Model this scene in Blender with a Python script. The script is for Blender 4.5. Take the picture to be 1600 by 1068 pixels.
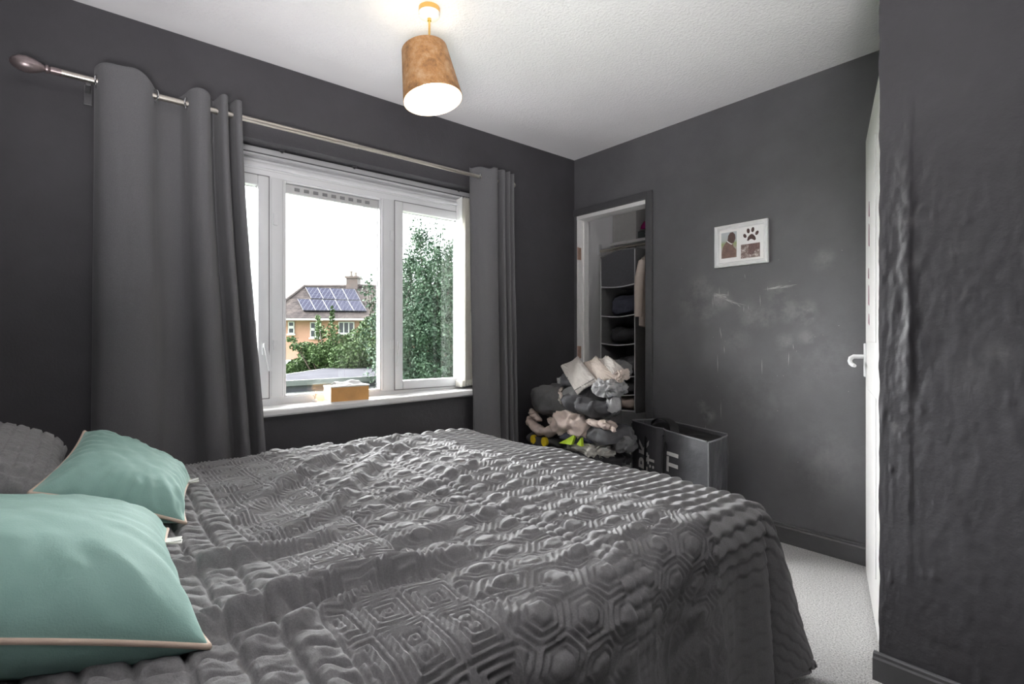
import bpy, bmesh, math, random
import numpy as np
from mathutils import Vector, Matrix, noise as mn

# ------------------------------------------------------------------ reset, camera, world, lights
for o in list(bpy.data.objects):
    bpy.data.objects.remove(o)
SC = bpy.context.scene
COL = SC.collection
random.seed(3)
RNG = np.random.default_rng(5)

YAW = math.atan(975 / 813.0)            # camera turned left of the +Y axis
cam = bpy.data.cameras.new('camera')
cam.sensor_width = 36.0
cam.lens = 36.0 * 813.0 / 1600.0
cam.shift_y = -3.0 / 1600.0
cam.clip_start = 0.02
cam.clip_end = 300
camo = bpy.data.objects.new('camera', cam)
COL.objects.link(camo)
camo.location = (0, 0, 1.06)
camo.rotation_euler = (math.pi / 2, 0, YAW)
SC.camera = camo

SC.view_settings.view_transform = 'Standard'
SC.view_settings.look = 'None'
SC.view_settings.gamma = 1.0
SC.view_settings.use_curve_mapping = False
SC.view_settings.exposure = 0.55
SC.cycles.max_bounces = 10
SC.cycles.diffuse_bounces = 6
SC.cycles.glossy_bounces = 4
SC.cycles.transparent_max_bounces = 12
SC.cycles.sample_clamp_indirect = 8.0

SKY_STRENGTH = 3.9
FILL_LIGHT = 31.0
SUN_STRENGTH = 66.0
world = bpy.data.worlds.new('overcast_sky')
SC.world = world
world.use_nodes = True
wn = world.node_tree
wn.nodes.clear()
w_out = wn.nodes.new('ShaderNodeOutputWorld')
w_bg = wn.nodes.new('ShaderNodeBackground')
w_tc = wn.nodes.new('ShaderNodeTexCoord')
w_sep = wn.nodes.new('ShaderNodeSeparateXYZ')
w_mr = wn.nodes.new('ShaderNodeMapRange')       # overcast sky: zenith brighter than horizon
w_mr.inputs['From Min'].default_value = 0.0
w_mr.inputs['From Max'].default_value = 1.0
w_mr.inputs['To Min'].default_value = 0.5 * SKY_STRENGTH
w_mr.inputs['To Max'].default_value = 1.4 * SKY_STRENGTH
wn.links.new(w_tc.outputs['Generated'], w_sep.inputs[0])
wn.links.new(w_sep.outputs['Z'], w_mr.inputs['Value'])
wn.links.new(w_mr.outputs[0], w_bg.inputs['Strength'])
w_bg.inputs['Color'].default_value = (0.95, 0.975, 1.0, 1)
wn.links.new(w_bg.outputs[0], w_out.inputs['Surface'])

# added fill lamp behind the camera, aimed up to bounce off the ceiling
al = bpy.data.lights.new('fill_light', 'AREA')
al.shape = 'RECTANGLE'
al.size = 0.9
al.size_y = 0.9
al.energy = FILL_LIGHT
al.color = (1.0, 0.97, 0.985)
alo = bpy.data.objects.new('fill_light', al)
COL.objects.link(alo)
al.spread = math.radians(96)
alo.location = (0.25, -0.30, 0.80)
alo.rotation_euler = Vector((-0.55, 0.36, 0.85)).to_track_quat('-Z', 'Y').to_euler()

# the sun behind the cloud, a wide soft glow coming in through the window
sl = bpy.data.lights.new('veiled_sun', 'SUN')
sl.energy = SUN_STRENGTH
sl.angle = math.radians(105)
sl.color = (1.0, 0.98, 0.985)
slo = bpy.data.objects.new('veiled_sun', sl)
COL.objects.link(slo)
slo.rotation_euler = Vector((0.84, 0.30, -0.42)).to_track_quat('-Z', 'Y').to_euler()


# ------------------------------------------------------------------ helpers
def srgb(r, g, b):
    f = lambda c: (c / 255 / 12.92) if c / 255 <= 0.04045 else ((c / 255 + 0.055) / 1.055) ** 2.4
    return (f(r), f(g), f(b), 1.0)


class NT:
    """small node-tree helper"""
    def __init__(self, name):
        self.m = bpy.data.materials.new(name)
        self.m.use_nodes = True
        self.t = self.m.node_tree
        self.t.nodes.clear()
        self.out = self.n('ShaderNodeOutputMaterial')
        self.b = self.n('ShaderNodeBsdfPrincipled')
        self.l(self.b.outputs[0], self.out.inputs['Surface'])
        self.tc = self.n('ShaderNodeTexCoord')

    def n(self, k, **kw):
        nd = self.t.nodes.new(k)
        for a, v in kw.items():
            setattr(nd, a, v)
        return nd

    def l(self, a, b):
        self.t.links.new(a, b)

    def noise(self, scale, detail=4, rough=0.6, vec=None):
        nd = self.n('ShaderNodeTexNoise')
        nd.inputs['Scale'].default_value = scale
        nd.inputs['Detail'].default_value = detail
        nd.inputs['Roughness'].default_value = rough
        self.l(vec if vec is not None else self.tc.outputs['Object'], nd.inputs['Vector'])
        return nd.outputs['Fac']

    def ramp(self, fac, stops):
        nd = self.n('ShaderNodeValToRGB')
        while len(nd.color_ramp.elements) < len(stops):
            nd.color_ramp.elements.new(0.5)
        for e, (p, c) in zip(nd.color_ramp.elements, stops):
            e.position = p
            e.color = c
        self.l(fac, nd.inputs['Fac'])
        return nd.outputs['Color']

    def mixc(self, fac, a, b, mode='MIX'):
        nd = self.n('ShaderNodeMix', data_type='RGBA', blend_type=mode)
        for s, v in ((nd.inputs[0], fac), (nd.inputs[6], a), (nd.inputs[7], b)):
            if hasattr(v, 'is_linked'):
                self.l(v, s)
            else:
                s.default_value = v
        return nd.outputs[2]

    def math(self, op, a, b=0.0, clamp=False):
        nd = self.n('ShaderNodeMath', operation=op)
        nd.use_clamp = clamp
        for s, v in ((nd.inputs[0], a), (nd.inputs[1], b)):
            if hasattr(v, 'is_linked'):
                self.l(v, s)
            else:
                s.default_value = v
        return nd.outputs[0]

    def bump(self, h, strength=0.3, dist=0.01):
        nd = self.n('ShaderNodeBump')
        nd.inputs['Strength'].default_value = strength
        nd.inputs['Distance'].default_value = dist
        self.l(h, nd.inputs['Height'])
        self.l(nd.outputs[0], self.b.inputs['Normal'])


def scale_c(c, k):
    return (min(c[0] * k, 1), min(c[1] * k, 1), min(c[2] * k, 1), 1)


def mat(name, col, rough=0.6, metal=0.0, var=0.12, nscale=30.0, bump=0.0, bscale=200.0, bdist=0.002, sheen=0.0, spec=None):
    t = NT(name)
    if var > 0:
        f = t.noise(nscale)
        t.l(t.ramp(f, [(0.3, scale_c(col, 1 - var)), (0.7, scale_c(col, 1 + var))]), t.b.inputs['Base Color'])
    else:
        t.b.inputs['Base Color'].default_value = col
    t.b.inputs['Roughness'].default_value = rough
    t.b.inputs['Metallic'].default_value = metal
    if spec is not None:
        t.b.inputs['Specular IOR Level'].default_value = spec
    if sheen:
        t.b.inputs['Sheen Weight'].default_value = sheen
        t.b.inputs['Sheen Roughness'].default_value = 0.4
    if bump:
        t.bump(t.noise(bscale, 3), bump, bdist)
    return t.m


def new_obj(name, me, m, parent=None):
    o = bpy.data.objects.new(name, me)
    COL.objects.link(o)
    if m is not None:
        me.materials.append(m)
    if parent is not None:
        o.parent = parent
    return o


def arr_mesh(name, V, F):
    """mesh from arrays: V (n,3), F list of tuples or (m,4) array"""
    me = bpy.data.meshes.new(name)
    V = np.asarray(V, dtype=np.float32)
    if isinstance(F, np.ndarray):
        k = F.shape[1]
        me.vertices.add(len(V))
        me.vertices.foreach_set('co', V.ravel())
        me.loops.add(F.size)
        me.loops.foreach_set('vertex_index', F.astype(np.int32).ravel())
        me.polygons.add(len(F))
        me.polygons.foreach_set('loop_start', np.arange(0, F.size, k, dtype=np.int32))
        me.update(calc_edges=True)
    else:
        me.from_pydata([tuple(v) for v in V], [], F)
        me.update()
    return me


def smooth(me, on=True):
    me.polygons.foreach_set('use_smooth', [on] * len(me.polygons))
    return me


def grid_faces(nu, nv, closed_u=False):
    """faces of a grid indexed i*nv + j"""
    iu = np.arange(nu if closed_u else nu - 1)
    i, j = np.meshgrid(iu, np.arange(nv - 1), indexing='ij')
    i2 = (i + 1) % nu
    return np.stack([i * nv + j, i2 * nv + j, i2 * nv + j + 1, i * nv + j + 1], -1).reshape(-1, 4)


class MB:
    """collects simple solids and links them as one mesh"""
    def __init__(self):
        self.bm = bmesh.new()

    def box(self, x0, x1, y0, y1, z0, z1, bevel=0.0):
        vs = [self.bm.verts.new(p) for p in ((x0, y0, z0), (x1, y0, z0), (x1, y1, z0), (x0, y1, z0),
                                             (x0, y0, z1), (x1, y0, z1), (x1, y1, z1), (x0, y1, z1))]
        fs = [self.bm.faces.new([vs[i] for i in q]) for q in
              ((0, 3, 2, 1), (4, 5, 6, 7), (0, 1, 5, 4), (1, 2, 6, 5), (2, 3, 7, 6), (3, 0, 4, 7))]
        if bevel > 0:
            es = list({e for f in fs for e in f.edges})
            bmesh.ops.bevel(self.bm, geom=es, offset=bevel, segments=2, affect='EDGES', profile=0.5)
        return self

    def hexa(self, P):
        """8 points ordered as in box"""
        vs = [self.bm.verts.new(p) for p in P]
        for q in ((0, 3, 2, 1), (4, 5, 6, 7), (0, 1, 5, 4), (1, 2, 6, 5), (2, 3, 7, 6), (3, 0, 4, 7)):
            self.bm.faces.new([vs[i] for i in q])
        return self

    def prism(self, pts, d):
        """polygon (3D points) pushed along vector d"""
        d = Vector(d)
        a = [self.bm.verts.new(p) for p in pts]
        b = [self.bm.verts.new(Vector(p) + d) for p in pts]
        n = len(pts)
        self.bm.faces.new(a[::-1])
        self.bm.faces.new(b)
        for i in range(n):
            self.bm.faces.new((a[i], a[(i + 1) % n], b[(i + 1) % n], b[i]))
        return self

    def tube(self, pts, r, seg=10, cap=True):
        pts = [Vector(p) for p in pts]
        rr = r if isinstance(r, (list, tuple)) else [r] * len(pts)
        rings = []
        nrm = None
        for i, p in enumerate(pts):
            t = (pts[min(i + 1, len(pts) - 1)] - pts[max(i - 1, 0)]).normalized()
            if nrm is None:
                nrm = t.orthogonal().normalized()
            nrm = (nrm - t * nrm.dot(t)).normalized()
            bn = t.cross(nrm)
            rings.append([self.bm.verts.new(p + (nrm * math.cos(a) + bn * math.sin(a)) * rr[i])
                          for a in [2 * math.pi * k / seg for k in range(seg)]])
        for A, B in zip(rings, rings[1:]):
            for k in range(seg):
                self.bm.faces.new((A[k], A[(k + 1) % seg], B[(k + 1) % seg], B[k]))
        if cap:
            self.bm.faces.new(rings[0][::-1])
            self.bm.faces.new(rings[-1])
        return self

    def lathe(self, prof, origin, axis=(0, 0, 1), seg=32, close=False):
        """prof: (radius, height) pairs turned about axis at origin"""
        M = Vector(axis).normalized().to_track_quat('Z', 'Y').to_matrix()
        o = Vector(origin)
        rings = []
        for r, h in prof:
            rings.append([self.bm.verts.new(o + M @ Vector((r * math.cos(2 * math.pi * k / seg),
                                                           r * math.sin(2 * math.pi * k / seg), h))) for k in range(seg)])
        pairs = list(zip(rings, rings[1:])) + ([(rings[-1], rings[0])] if close else [])
        for A, B in pairs:
            for k in range(seg):
                self.bm.faces.new((A[k], A[(k + 1) % seg], B[(k + 1) % seg], B[k]))
        return self

    def build(self, name, m, parent=None, sm=False, normals=True):
        me = bpy.data.meshes.new(name)
        if normals:
            bmesh.ops.recalc_face_normals(self.bm, faces=self.bm.faces)
        self.bm.to_mesh(me)
        self.bm.free()
        if sm:
            smooth(me)
            try:
                me.set_sharp_from_angle(angle=math.radians(40))
            except Exception:
                pass
        return new_obj(name, me, m, parent)


def thing(name, label, cat, loc=(0, 0, 0), rotz=0.0, group=None):
    o = bpy.data.objects.new(name, None)
    o.empty_display_size = 0.1
    COL.objects.link(o)
    o.location = loc
    o.rotation_euler = (0, 0, rotz)
    return tag(o, label, cat, group)


def tag(o, label, cat, group=None):
    o['label'] = label
    o['category'] = cat
    if group:
        o['group'] = group
    return o


def struct(o):
    o['kind'] = 'structure'
    return o


def rebase(root, parts):
    """parts were modelled in world coordinates: keep them there under the root"""
    M = Matrix.Translation(root.location) @ Matrix.Rotation(root.rotation_euler.z, 4, 'Z')
    Mi = M.inverted()
    for p in parts:
        p.parent = root
        p.data.transform(Mi)


_T = np.random.default_rng(11).random((256, 256))


def vnoise(x, y, seed=0):
    """value noise 0..1 on arrays"""
    x = np.asarray(x) + seed * 17.31
    y = np.asarray(y) + seed * 9.77
    xi = np.floor(x).astype(int)
    yi = np.floor(y).astype(int)
    fx, fy = x - xi, y - yi
    fx = fx * fx * (3 - 2 * fx)
    fy = fy * fy * (3 - 2 * fy)
    g = lambda a, b: _T[a & 255, b & 255]
    return (g(xi, yi) * (1 - fx) + g(xi + 1, yi) * fx) * (1 - fy) + (g(xi, yi + 1) * (1 - fx) + g(xi + 1, yi + 1) * fx) * fy


def fbm(x, y, seed=0, oct=3):
    s, a, t = 0, 1.0, 0
    for k in range(oct):
        s = s + a * vnoise(x * 2 ** k, y * 2 ** k, seed + k)
        t += a
        a *= 0.5
    return s / t


def sstep(a, b, x):
    t = np.clip((x - a) / (b - a), 0, 1)
    return t * t * (3 - 2 * t)


# ------------------------------------------------------------------ materials
def wall_paint(name, spots=(), base=(0.064, 0.062, 0.068, 1)):  # default base darkened, putting the dimmer walls' shade into the paint
    t = NT(name)
    f = t.noise(3.0, 5, 0.65)
    c = t.ramp(f, [(0.25, scale_c(base, 0.85)), (0.75, scale_c(base, 1.15))])
    if spots:                     # rubbed, chalky marks in the paint
        cloud = t.ramp(t.noise(9.0, 5, 0.7), [(0.38, (0, 0, 0, 1)), (0.66, (1, 1, 1, 1))])
        acc = None
        for (x, z, r, k) in spots:
            vd = t.n('ShaderNodeVectorMath', operation='DISTANCE')
            mp = t.n('ShaderNodeMapping')
            mp.inputs['Scale'].default_value = (1, 0, 1)
            t.l(t.tc.outputs['Object'], mp.inputs['Vector'])
            t.l(mp.outputs[0], vd.inputs[0])
            vd.inputs[1].default_value = (x, 0, z)
            mr = t.n('ShaderNodeMapRange', interpolation_type='SMOOTHSTEP')
            mr.inputs['From Min'].default_value = r
            mr.inputs['From Max'].default_value = r * 0.1
            mr.inputs['To Max'].default_value = k
            t.l(vd.outputs['Value'], mr.inputs['Value'])
            acc = mr.outputs[0] if acc is None else t.math('MAXIMUM', acc, mr.outputs[0])
        fac = t.math('MULTIPLY', acc, cloud, True)
        c = t.mixc(fac, c, (0.36, 0.355, 0.35, 1))
    t.l(c, t.b.inputs['Base Color'])
    t.b.inputs['Roughness'].default_value = 0.55
    t.b.inputs['Specular IOR Level'].default_value = 0.35
    h = t.math('ADD', t.noise(120, 3), t.math('MULTIPLY', t.noise(22, 3), 1.2))
    t.bump(h, 0.22, 0.004)
    return t.m


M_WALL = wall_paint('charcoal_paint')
M_WALL_BACK = wall_paint('scuffed_lit_charcoal_paint', [
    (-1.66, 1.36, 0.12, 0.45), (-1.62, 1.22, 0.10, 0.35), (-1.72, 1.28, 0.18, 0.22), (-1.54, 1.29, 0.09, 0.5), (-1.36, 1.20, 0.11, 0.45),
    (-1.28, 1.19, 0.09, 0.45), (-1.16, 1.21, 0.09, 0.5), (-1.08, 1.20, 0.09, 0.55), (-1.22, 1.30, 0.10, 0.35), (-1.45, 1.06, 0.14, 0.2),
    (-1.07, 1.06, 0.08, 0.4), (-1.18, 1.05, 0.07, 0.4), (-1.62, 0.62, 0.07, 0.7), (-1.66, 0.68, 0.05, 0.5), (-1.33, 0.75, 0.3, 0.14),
    (-1.02, 1.0, 0.28, 0.16), (-1.0, 1.46, 0.08, 0.35), (-1.0, 0.45, 0.3, 0.18)], (0.122, 0.121, 0.127, 1))  # same charcoal paint, base lightened to carry the brighter light here
M_WALL_RIGHT = wall_paint('lumpy_charcoal_paint', [
    (-0.44, 1.42, 0.04, 0.25), (-0.45, 1.30, 0.05, 0.25), (-0.47, 1.27, 0.03, 0.25), (-0.33, 1.32, 0.04, 0.22), (-0.24, 1.02, 0.06, 0.16),
    (-0.47, 0.79, 0.03, 0.3), (-0.30, 0.95, 0.08, 0.10)])

t = NT('stippled_ceiling')
t.b.inputs['Roughness'].default_value = 0.85
t.l(t.ramp(t.noise(2.0, 3), [(0.3, (0.86, 0.85, 0.86, 1)), (0.7, (0.90, 0.89, 0.90, 1))]), t.b.inputs['Base Color'])
# smooth margin beside the window wall, stipple elsewhere
sx = t.n('ShaderNodeSeparateXYZ')
t.l(t.tc.outputs['Object'], sx.inputs[0])
mr = t.n('ShaderNodeMapRange', interpolation_type='SMOOTHSTEP')
mr.inputs['From Min'].default_value = -2.60
mr.inputs['From Max'].default_value = -2.42
t.l(sx.outputs['X'], mr.inputs['Value'])
vo = t.n('ShaderNodeTexVoronoi', feature='SMOOTH_F1')
vo.inputs['Scale'].default_value = 95
t.l(t.tc.outputs['Object'], vo.inputs['Vector'])
hh = t.math('ADD', t.math('MULTIPLY', vo.outputs['Distance'], 1.0), t.math('MULTIPLY', t.noise(150, 4, 0.7), 1.0))
t.bump(t.math('MULTIPLY', hh, mr.outputs[0]), 0.42, 0.008)
M_CEIL = t.m

t = NT('speckled_grey_carpet')
f = t.noise(170, 3, 0.85)
t.l(t.ramp(f, [(0.34, (0.22, 0.215, 0.215, 1)), (0.47, (0.60, 0.59, 0.585, 1)), (0.64, (0.84, 0.83, 0.82, 1))]), t.b.inputs['Base Color'])
t.b.inputs['Roughness'].default_value = 0.95
t.b.inputs['Specular IOR Level'].default_value = 0.1
t.bump(t.noise(240, 3, 0.8), 0.8, 0.01)
M_CARPET = t.m

M_SKIRT = mat('charcoal_gloss', (0.085, 0.084, 0.088, 1), 0.35, var=0.08, bump=0.1, bscale=60)
M_UPVC = mat('white_plastic', (0.70, 0.705, 0.715, 1), 0.35, var=0.02, nscale=5)
M_UPVC_SHADE = mat('grey_seal', (0.10, 0.10, 0.105, 1), 0.6, var=0.0)
M_SILL = mat('white_gloss_sill', (0.74, 0.735, 0.73, 1), 0.3, var=0.03, nscale=12, bump=0.08, bscale=40)
M_RAILW = mat('grey_blind_rail', (0.52, 0.52, 0.53, 1), 0.4, 0.2, var=0.03)
M_BLIND = mat('ivory_blind_fabric', (0.84, 0.82, 0.76, 1), 0.8, var=0.04, bump=0.1, bscale=400)
M_BLIND_WHITE = mat('white_blind_fabric', (0.88, 0.88, 0.88, 1), 0.8, var=0.02, bump=0.1, bscale=400)
M_CHAIN = mat('clear_plastic_weight', (0.7, 0.69, 0.64, 1), 0.3, var=0.05)
M_CHROME = mat('brushed_nickel', (0.62, 0.58, 0.52, 1), 0.28, 1.0, var=0.05, nscale=80)
M_CHROME_B = mat('bright_chrome', (0.8, 0.8, 0.8, 1), 0.15, 1.0, var=0.0)
M_FINIAL = mat('dark_pewter', (0.33, 0.27, 0.27, 1), 0.35, 0.7, var=0.2, nscale=15)
M_HINGE = mat('painted_brass_hinge', (0.62, 0.42, 0.33, 1), 0.4, 0.4, var=0.15)
M_DOORWHITE = mat('white_gloss_paint', (0.64, 0.63, 0.62, 1), 0.35, var=0.03, nscale=6, bump=0.05, bscale=30)
M_CLOSETWALL = mat('matt_white_closet_paint', (0.92, 0.92, 0.92, 1), 0.8, var=0.03, nscale=4, bump=0.15, bscale=80)
M_GREYCARD = mat('grey_card', (0.50, 0.495, 0.475, 1), 0.7, var=0.05)
M_DARKCARD = mat('dark_grey_card', (0.07, 0.08, 0.08, 1), 0.6, var=0.1)
M_MAGENTA = mat('magenta_fabric', (0.36, 0.01, 0.15, 1), 0.7, var=0.1)
M_CREAMPINK = mat('pale_pink_plastic', (0.72, 0.58, 0.5, 1), 0.6, var=0.05)

t = NT('curtain_cloth')
wv = t.noise(420, 2, 0.5)
t.l(t.ramp(t.noise(500, 2), [(0.3, (0.120, 0.119, 0.124, 1)), (0.7, (0.165, 0.164, 0.170, 1))]), t.b.inputs['Base Color'])
t.b.inputs['Roughness'].default_value = 0.85
t.b.inputs['Specular IOR Level'].default_value = 0.2
t.b.inputs['Sheen Weight'].default_value = 0.15
t.bump(wv, 0.25, 0.002)
M_CURTAIN = t.m

t = NT('charcoal_quilt')
t.l(t.ramp(t.noise(300, 2), [(0.3, (0.185, 0.183, 0.186, 1)), (0.7, (0.235, 0.232, 0.236, 1))]), t.b.inputs['Base Color'])
t.b.inputs['Roughness'].default_value = 0.85
t.b.inputs['Specular IOR Level'].default_value = 0.15
t.b.inputs['Sheen Weight'].default_value = 0.12
t.bump(t.math('ADD', t.noise(90, 4, 0.7), t.noise(600, 2)), 0.25, 0.004)
M_QUILT = t.m

t = NT('teal_velvet')
f = t.noise(5.0, 4, 0.6)
t.l(t.ramp(f, [(0.3, (0.215, 0.375, 0.325, 1)), (0.7, (0.285, 0.46, 0.41, 1))]), t.b.inputs['Base Color'])
t.b.inputs['Roughness'].default_value = 0.75
t.b.inputs['Sheen Weight'].default_value = 0.7
t.b.inputs['Sheen Roughness'].default_value = 0.35
t.b.inputs['Sheen Tint'].default_value = (0.75, 1.0, 0.93, 1)
t.bump(t.math('ADD', t.noise(14, 4, 0.6), t.math('MULTIPLY', t.noise(350, 2), 0.3)), 0.2, 0.01)
M_TEAL = t.m
M_PIPING = mat('beige_piping', (0.62, 0.49, 0.39, 1), 0.7, var=0.06, bump=0.2, bscale=500)
M_LABEL = mat('white_satin_tag', (0.80, 0.79, 0.76, 1), 0.5, var=0.03)
M_MATTRESS = mat('off_white_ticking', (0.5, 0.49, 0.47, 1), 0.8, var=0.05)
M_BEDBASE = mat('dark_bed_base', (0.05, 0.05, 0.05, 1), 0.7, var=0.1)

M_BRASS = mat('polished_brass', (0.78, 0.50, 0.16, 1), 0.25, 1.0, var=0.04)
M_ROSEWHITE = mat('white_ceramic', (0.85, 0.84, 0.80, 1), 0.35, var=0.0)
t = NT('copper_velvet_shade')
f = t.noise(14, 6, 0.75)
t.l(t.ramp(f, [(0.32, (0.20, 0.09, 0.035, 1)), (0.5, (0.48, 0.24, 0.085, 1)), (0.68, (0.62, 0.42, 0.25, 1))]), t.b.inputs['Base Color'])
t.b.inputs['Roughness'].default_value = 0.45
t.b.inputs['Metallic'].default_value = 0.25
t.bump(t.noise(34, 6, 0.75), 1.0, 0.014)
M_SHADE = t.m
M_SHADEIN = mat('white_shade_lining', (0.70, 0.66, 0.60, 1), 0.7, var=0.0)
t = NT('lit_bulb')
t.b.inputs['Base Color'].default_value = (1, 1, 1, 1)
t.b.inputs['Emission Color'].default_value = (1.0, 0.86, 0.66, 1)
t.b.inputs['Emission Strength'].default_value = 32.0
M_BULB = t.m

t = NT('window_glass')
tr = t.n('ShaderNodeBsdfTransparent')
tr.inputs['Color'].default_value = (0.97, 0.985, 0.98, 1)
gl = t.n('ShaderNodeBsdfGlossy')
gl.inputs['Roughness'].default_value = 0.02
fr = t.n('ShaderNodeFresnel')
fr.inputs['IOR'].default_value = 1.35
mx = t.n('ShaderNodeMixShader')
t.l(fr.outputs[0], mx.inputs[0])
t.l(tr.outputs[0], mx.inputs[1])
t.l(gl.outputs[0], mx.inputs[2])
t.l(mx.outputs[0], t.out.inputs['Surface'])
M_GLASS = t.m

# ------------------------------------------------------------------ room shell
XW, YB, ZC = -2.69, 2.85, 2.402          # window wall, far wall, ceiling
YF, XR = -0.62, 1.25                     # wall behind the bed head, wall right of the camera
WY0, WY1, WZ0, WZ1 = 0.14, 2.015, 0.70, 2.02   # window opening


def shell(name, boxes, m):
    b = MB()
    for q in boxes:
        b.box(*q)
    return struct(b.build(name, m))


shell('floor', [(-2.95, XR + 0.15, YF - 0.15, 3.6, -0.12, 0.0)], M_CARPET)
shell('ceiling', [(-2.95, XR + 0.15, YF - 0.15, 3.6, ZC, ZC + 0.15)], M_CEIL)
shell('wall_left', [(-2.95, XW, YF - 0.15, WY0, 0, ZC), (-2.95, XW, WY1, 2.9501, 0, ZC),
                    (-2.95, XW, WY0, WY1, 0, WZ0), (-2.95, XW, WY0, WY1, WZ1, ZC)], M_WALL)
# far wall with the closet doorway
CX0, CX1, CZ = -2.66, -2.047, 1.972
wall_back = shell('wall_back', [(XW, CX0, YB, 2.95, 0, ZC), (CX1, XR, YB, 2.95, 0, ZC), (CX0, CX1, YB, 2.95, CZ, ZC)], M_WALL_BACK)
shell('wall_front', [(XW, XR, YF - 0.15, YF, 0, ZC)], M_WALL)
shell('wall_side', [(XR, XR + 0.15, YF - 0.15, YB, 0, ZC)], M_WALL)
# closet behind the far wall
shell('wall_closet', [(-2.95, -2.72, 2.95, 3.55, 0, ZC), (-1.45, -1.35, 2.95, 3.55, 0, ZC), (-2.72, -1.45, 3.45, 3.55, 0, ZC)], M_CLOSETWALL)

# right-hand wall stub: lumpy papered face towards the camera, papered end
PX, PY = -0.516, 1.93
nx, nz = 190, 330
xs = PX + (XR - PX) * np.linspace(0, 1, nx) ** 1.8
zs = np.linspace(0, ZC, nz)
Xg, Zg = np.meshgrid(xs, zs, indexing='ij')
seam = -0.437 + 0.010 * (fbm(Zg * 3, Zg * 0, 3) - 0.5)
dx = Xg - seam
amp = sstep(0.15, 0.6, Zg) * (1 - 0.75 * sstep(1.75, 2.1, Zg)) * (0.35 + 0.9 * sstep(0.7, 1.15, Zg) * (1 - sstep(1.55, 1.75, Zg)))
h = amp * 0.0055 * np.exp(-(np.where(dx < 0, dx / 0.022, dx / 0.007)) ** 2) * (0.6 + 0.8 * fbm(Zg * 14, Xg * 20, 5))
h += amp * 0.0045 * (fbm(Xg * 45, Zg * 16, 8) - 0.5) * np.exp(-(dx / 0.06) ** 2) * 2
h += 0.0016 * (fbm(Xg * 90, Zg * 22, 88, 2) - 0.5)
h += 0.0022 * (fbm(Xg * 60, Zg * 40, 12, 2) - 0.5) + 0.003 * (fbm(Xg * 5, Zg * 4, 15) - 0.5)
b1 = fbm(Xg * 38, Zg * 22, 21, 2)
h += 0.0025 * sstep(0.72, 0.9, b1) * sstep(0.3, 0.6, fbm(Xg * 9, Zg * 7, 77))
h += 0.004 * amp * np.exp(-((Xg + 0.475 + 0.01 * fbm(Zg * 5, Zg * 0, 9)) / 0.006) ** 2) * sstep(0.45, 0.7, fbm(Zg * 6, Xg * 3, 31))
edge = sstep(0.0, 0.012, Xg - PX)
h = h * edge
Xe = Xg + (1 - sstep(0.0, 0.03, Xg - PX)) * (0.007 * (fbm(Zg * 18, Zg * 0 + 3, 40) - 0.5))
front = np.stack([Xe, PY - h, Zg], -1)
back = np.stack([np.maximum(Xe, PX), np.full_like(Xg, PY + 0.10), Zg], -1)
V = np.concatenate([front.reshape(-1, 3), back[:1].reshape(-1, 3)])
F = grid_faces(nx, nz)
base_i = nx * nz
jj = np.arange(nz - 1)
Fe = np.stack([base_i + jj, jj, jj + 1, base_i + jj + 1], -1)
F = np.concatenate([F, Fe])
wall_right = struct(new_obj('wall_right', smooth(arr_mesh('wall_right', V, F)), M_WALL_RIGHT))
# the doorway side: thin wall beyond the stub with the door frame
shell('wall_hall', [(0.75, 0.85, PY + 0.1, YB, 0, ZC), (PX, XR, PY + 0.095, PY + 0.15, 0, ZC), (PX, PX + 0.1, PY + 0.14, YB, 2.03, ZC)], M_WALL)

# skirting boards: profile along a straight run
def skirting(name, x0, x1, y0, y1, axis, side, zt=0.105):
    b = MB()
    prof = [(0, 0), (0.018, 0), (0.018, zt - 0.018), (0.014, zt - 0.012), (0.013, zt - 0.004), (0.008, zt), (0, zt)]
    if axis == 'x':
        b.prism([(x0, y0 + side * d, z) for d, z in prof], (x1 - x0, 0, 0))
    else:
        b.prism([(x0 + side * d, y0, z) for d, z in prof], (0, y1 - y0, 0))
    return struct(b.build(name, M_SKIRT))


skirting('baseboard_back', -2.0, -0.40, YB, YB, 'x', -1, 0.098)
skirting('baseboard_right', PX - 0.012, XR, PY - 0.004, PY, 'x', -1, 0.085)
skirting('baseboard_left', XW, XW, YF, YB, 'y', 1)
skirting('baseboard_front', XW, XR, YF, YF, 'x', 1)

# scratches through the paint of the far wall
b = MB()


def scratch(x0, z0, x1, z1, w=0.0016):
    d = Vector((x1 - x0, 0, z1 - z0)).normalized()
    n = Vector((-d.z, 0, d.x)) * w
    p, q, mdl = Vector((x0, YB - 0.0006, z0)), Vector((x1, YB - 0.0006, z1)), Vector(((x0 + x1) / 2, YB - 0.0006, (z0 + z1) / 2))
    vs = [b.bm.verts.new(v) for v in (p, mdl - n, q, mdl + n)]
    b.bm.faces.new(vs)


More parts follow.
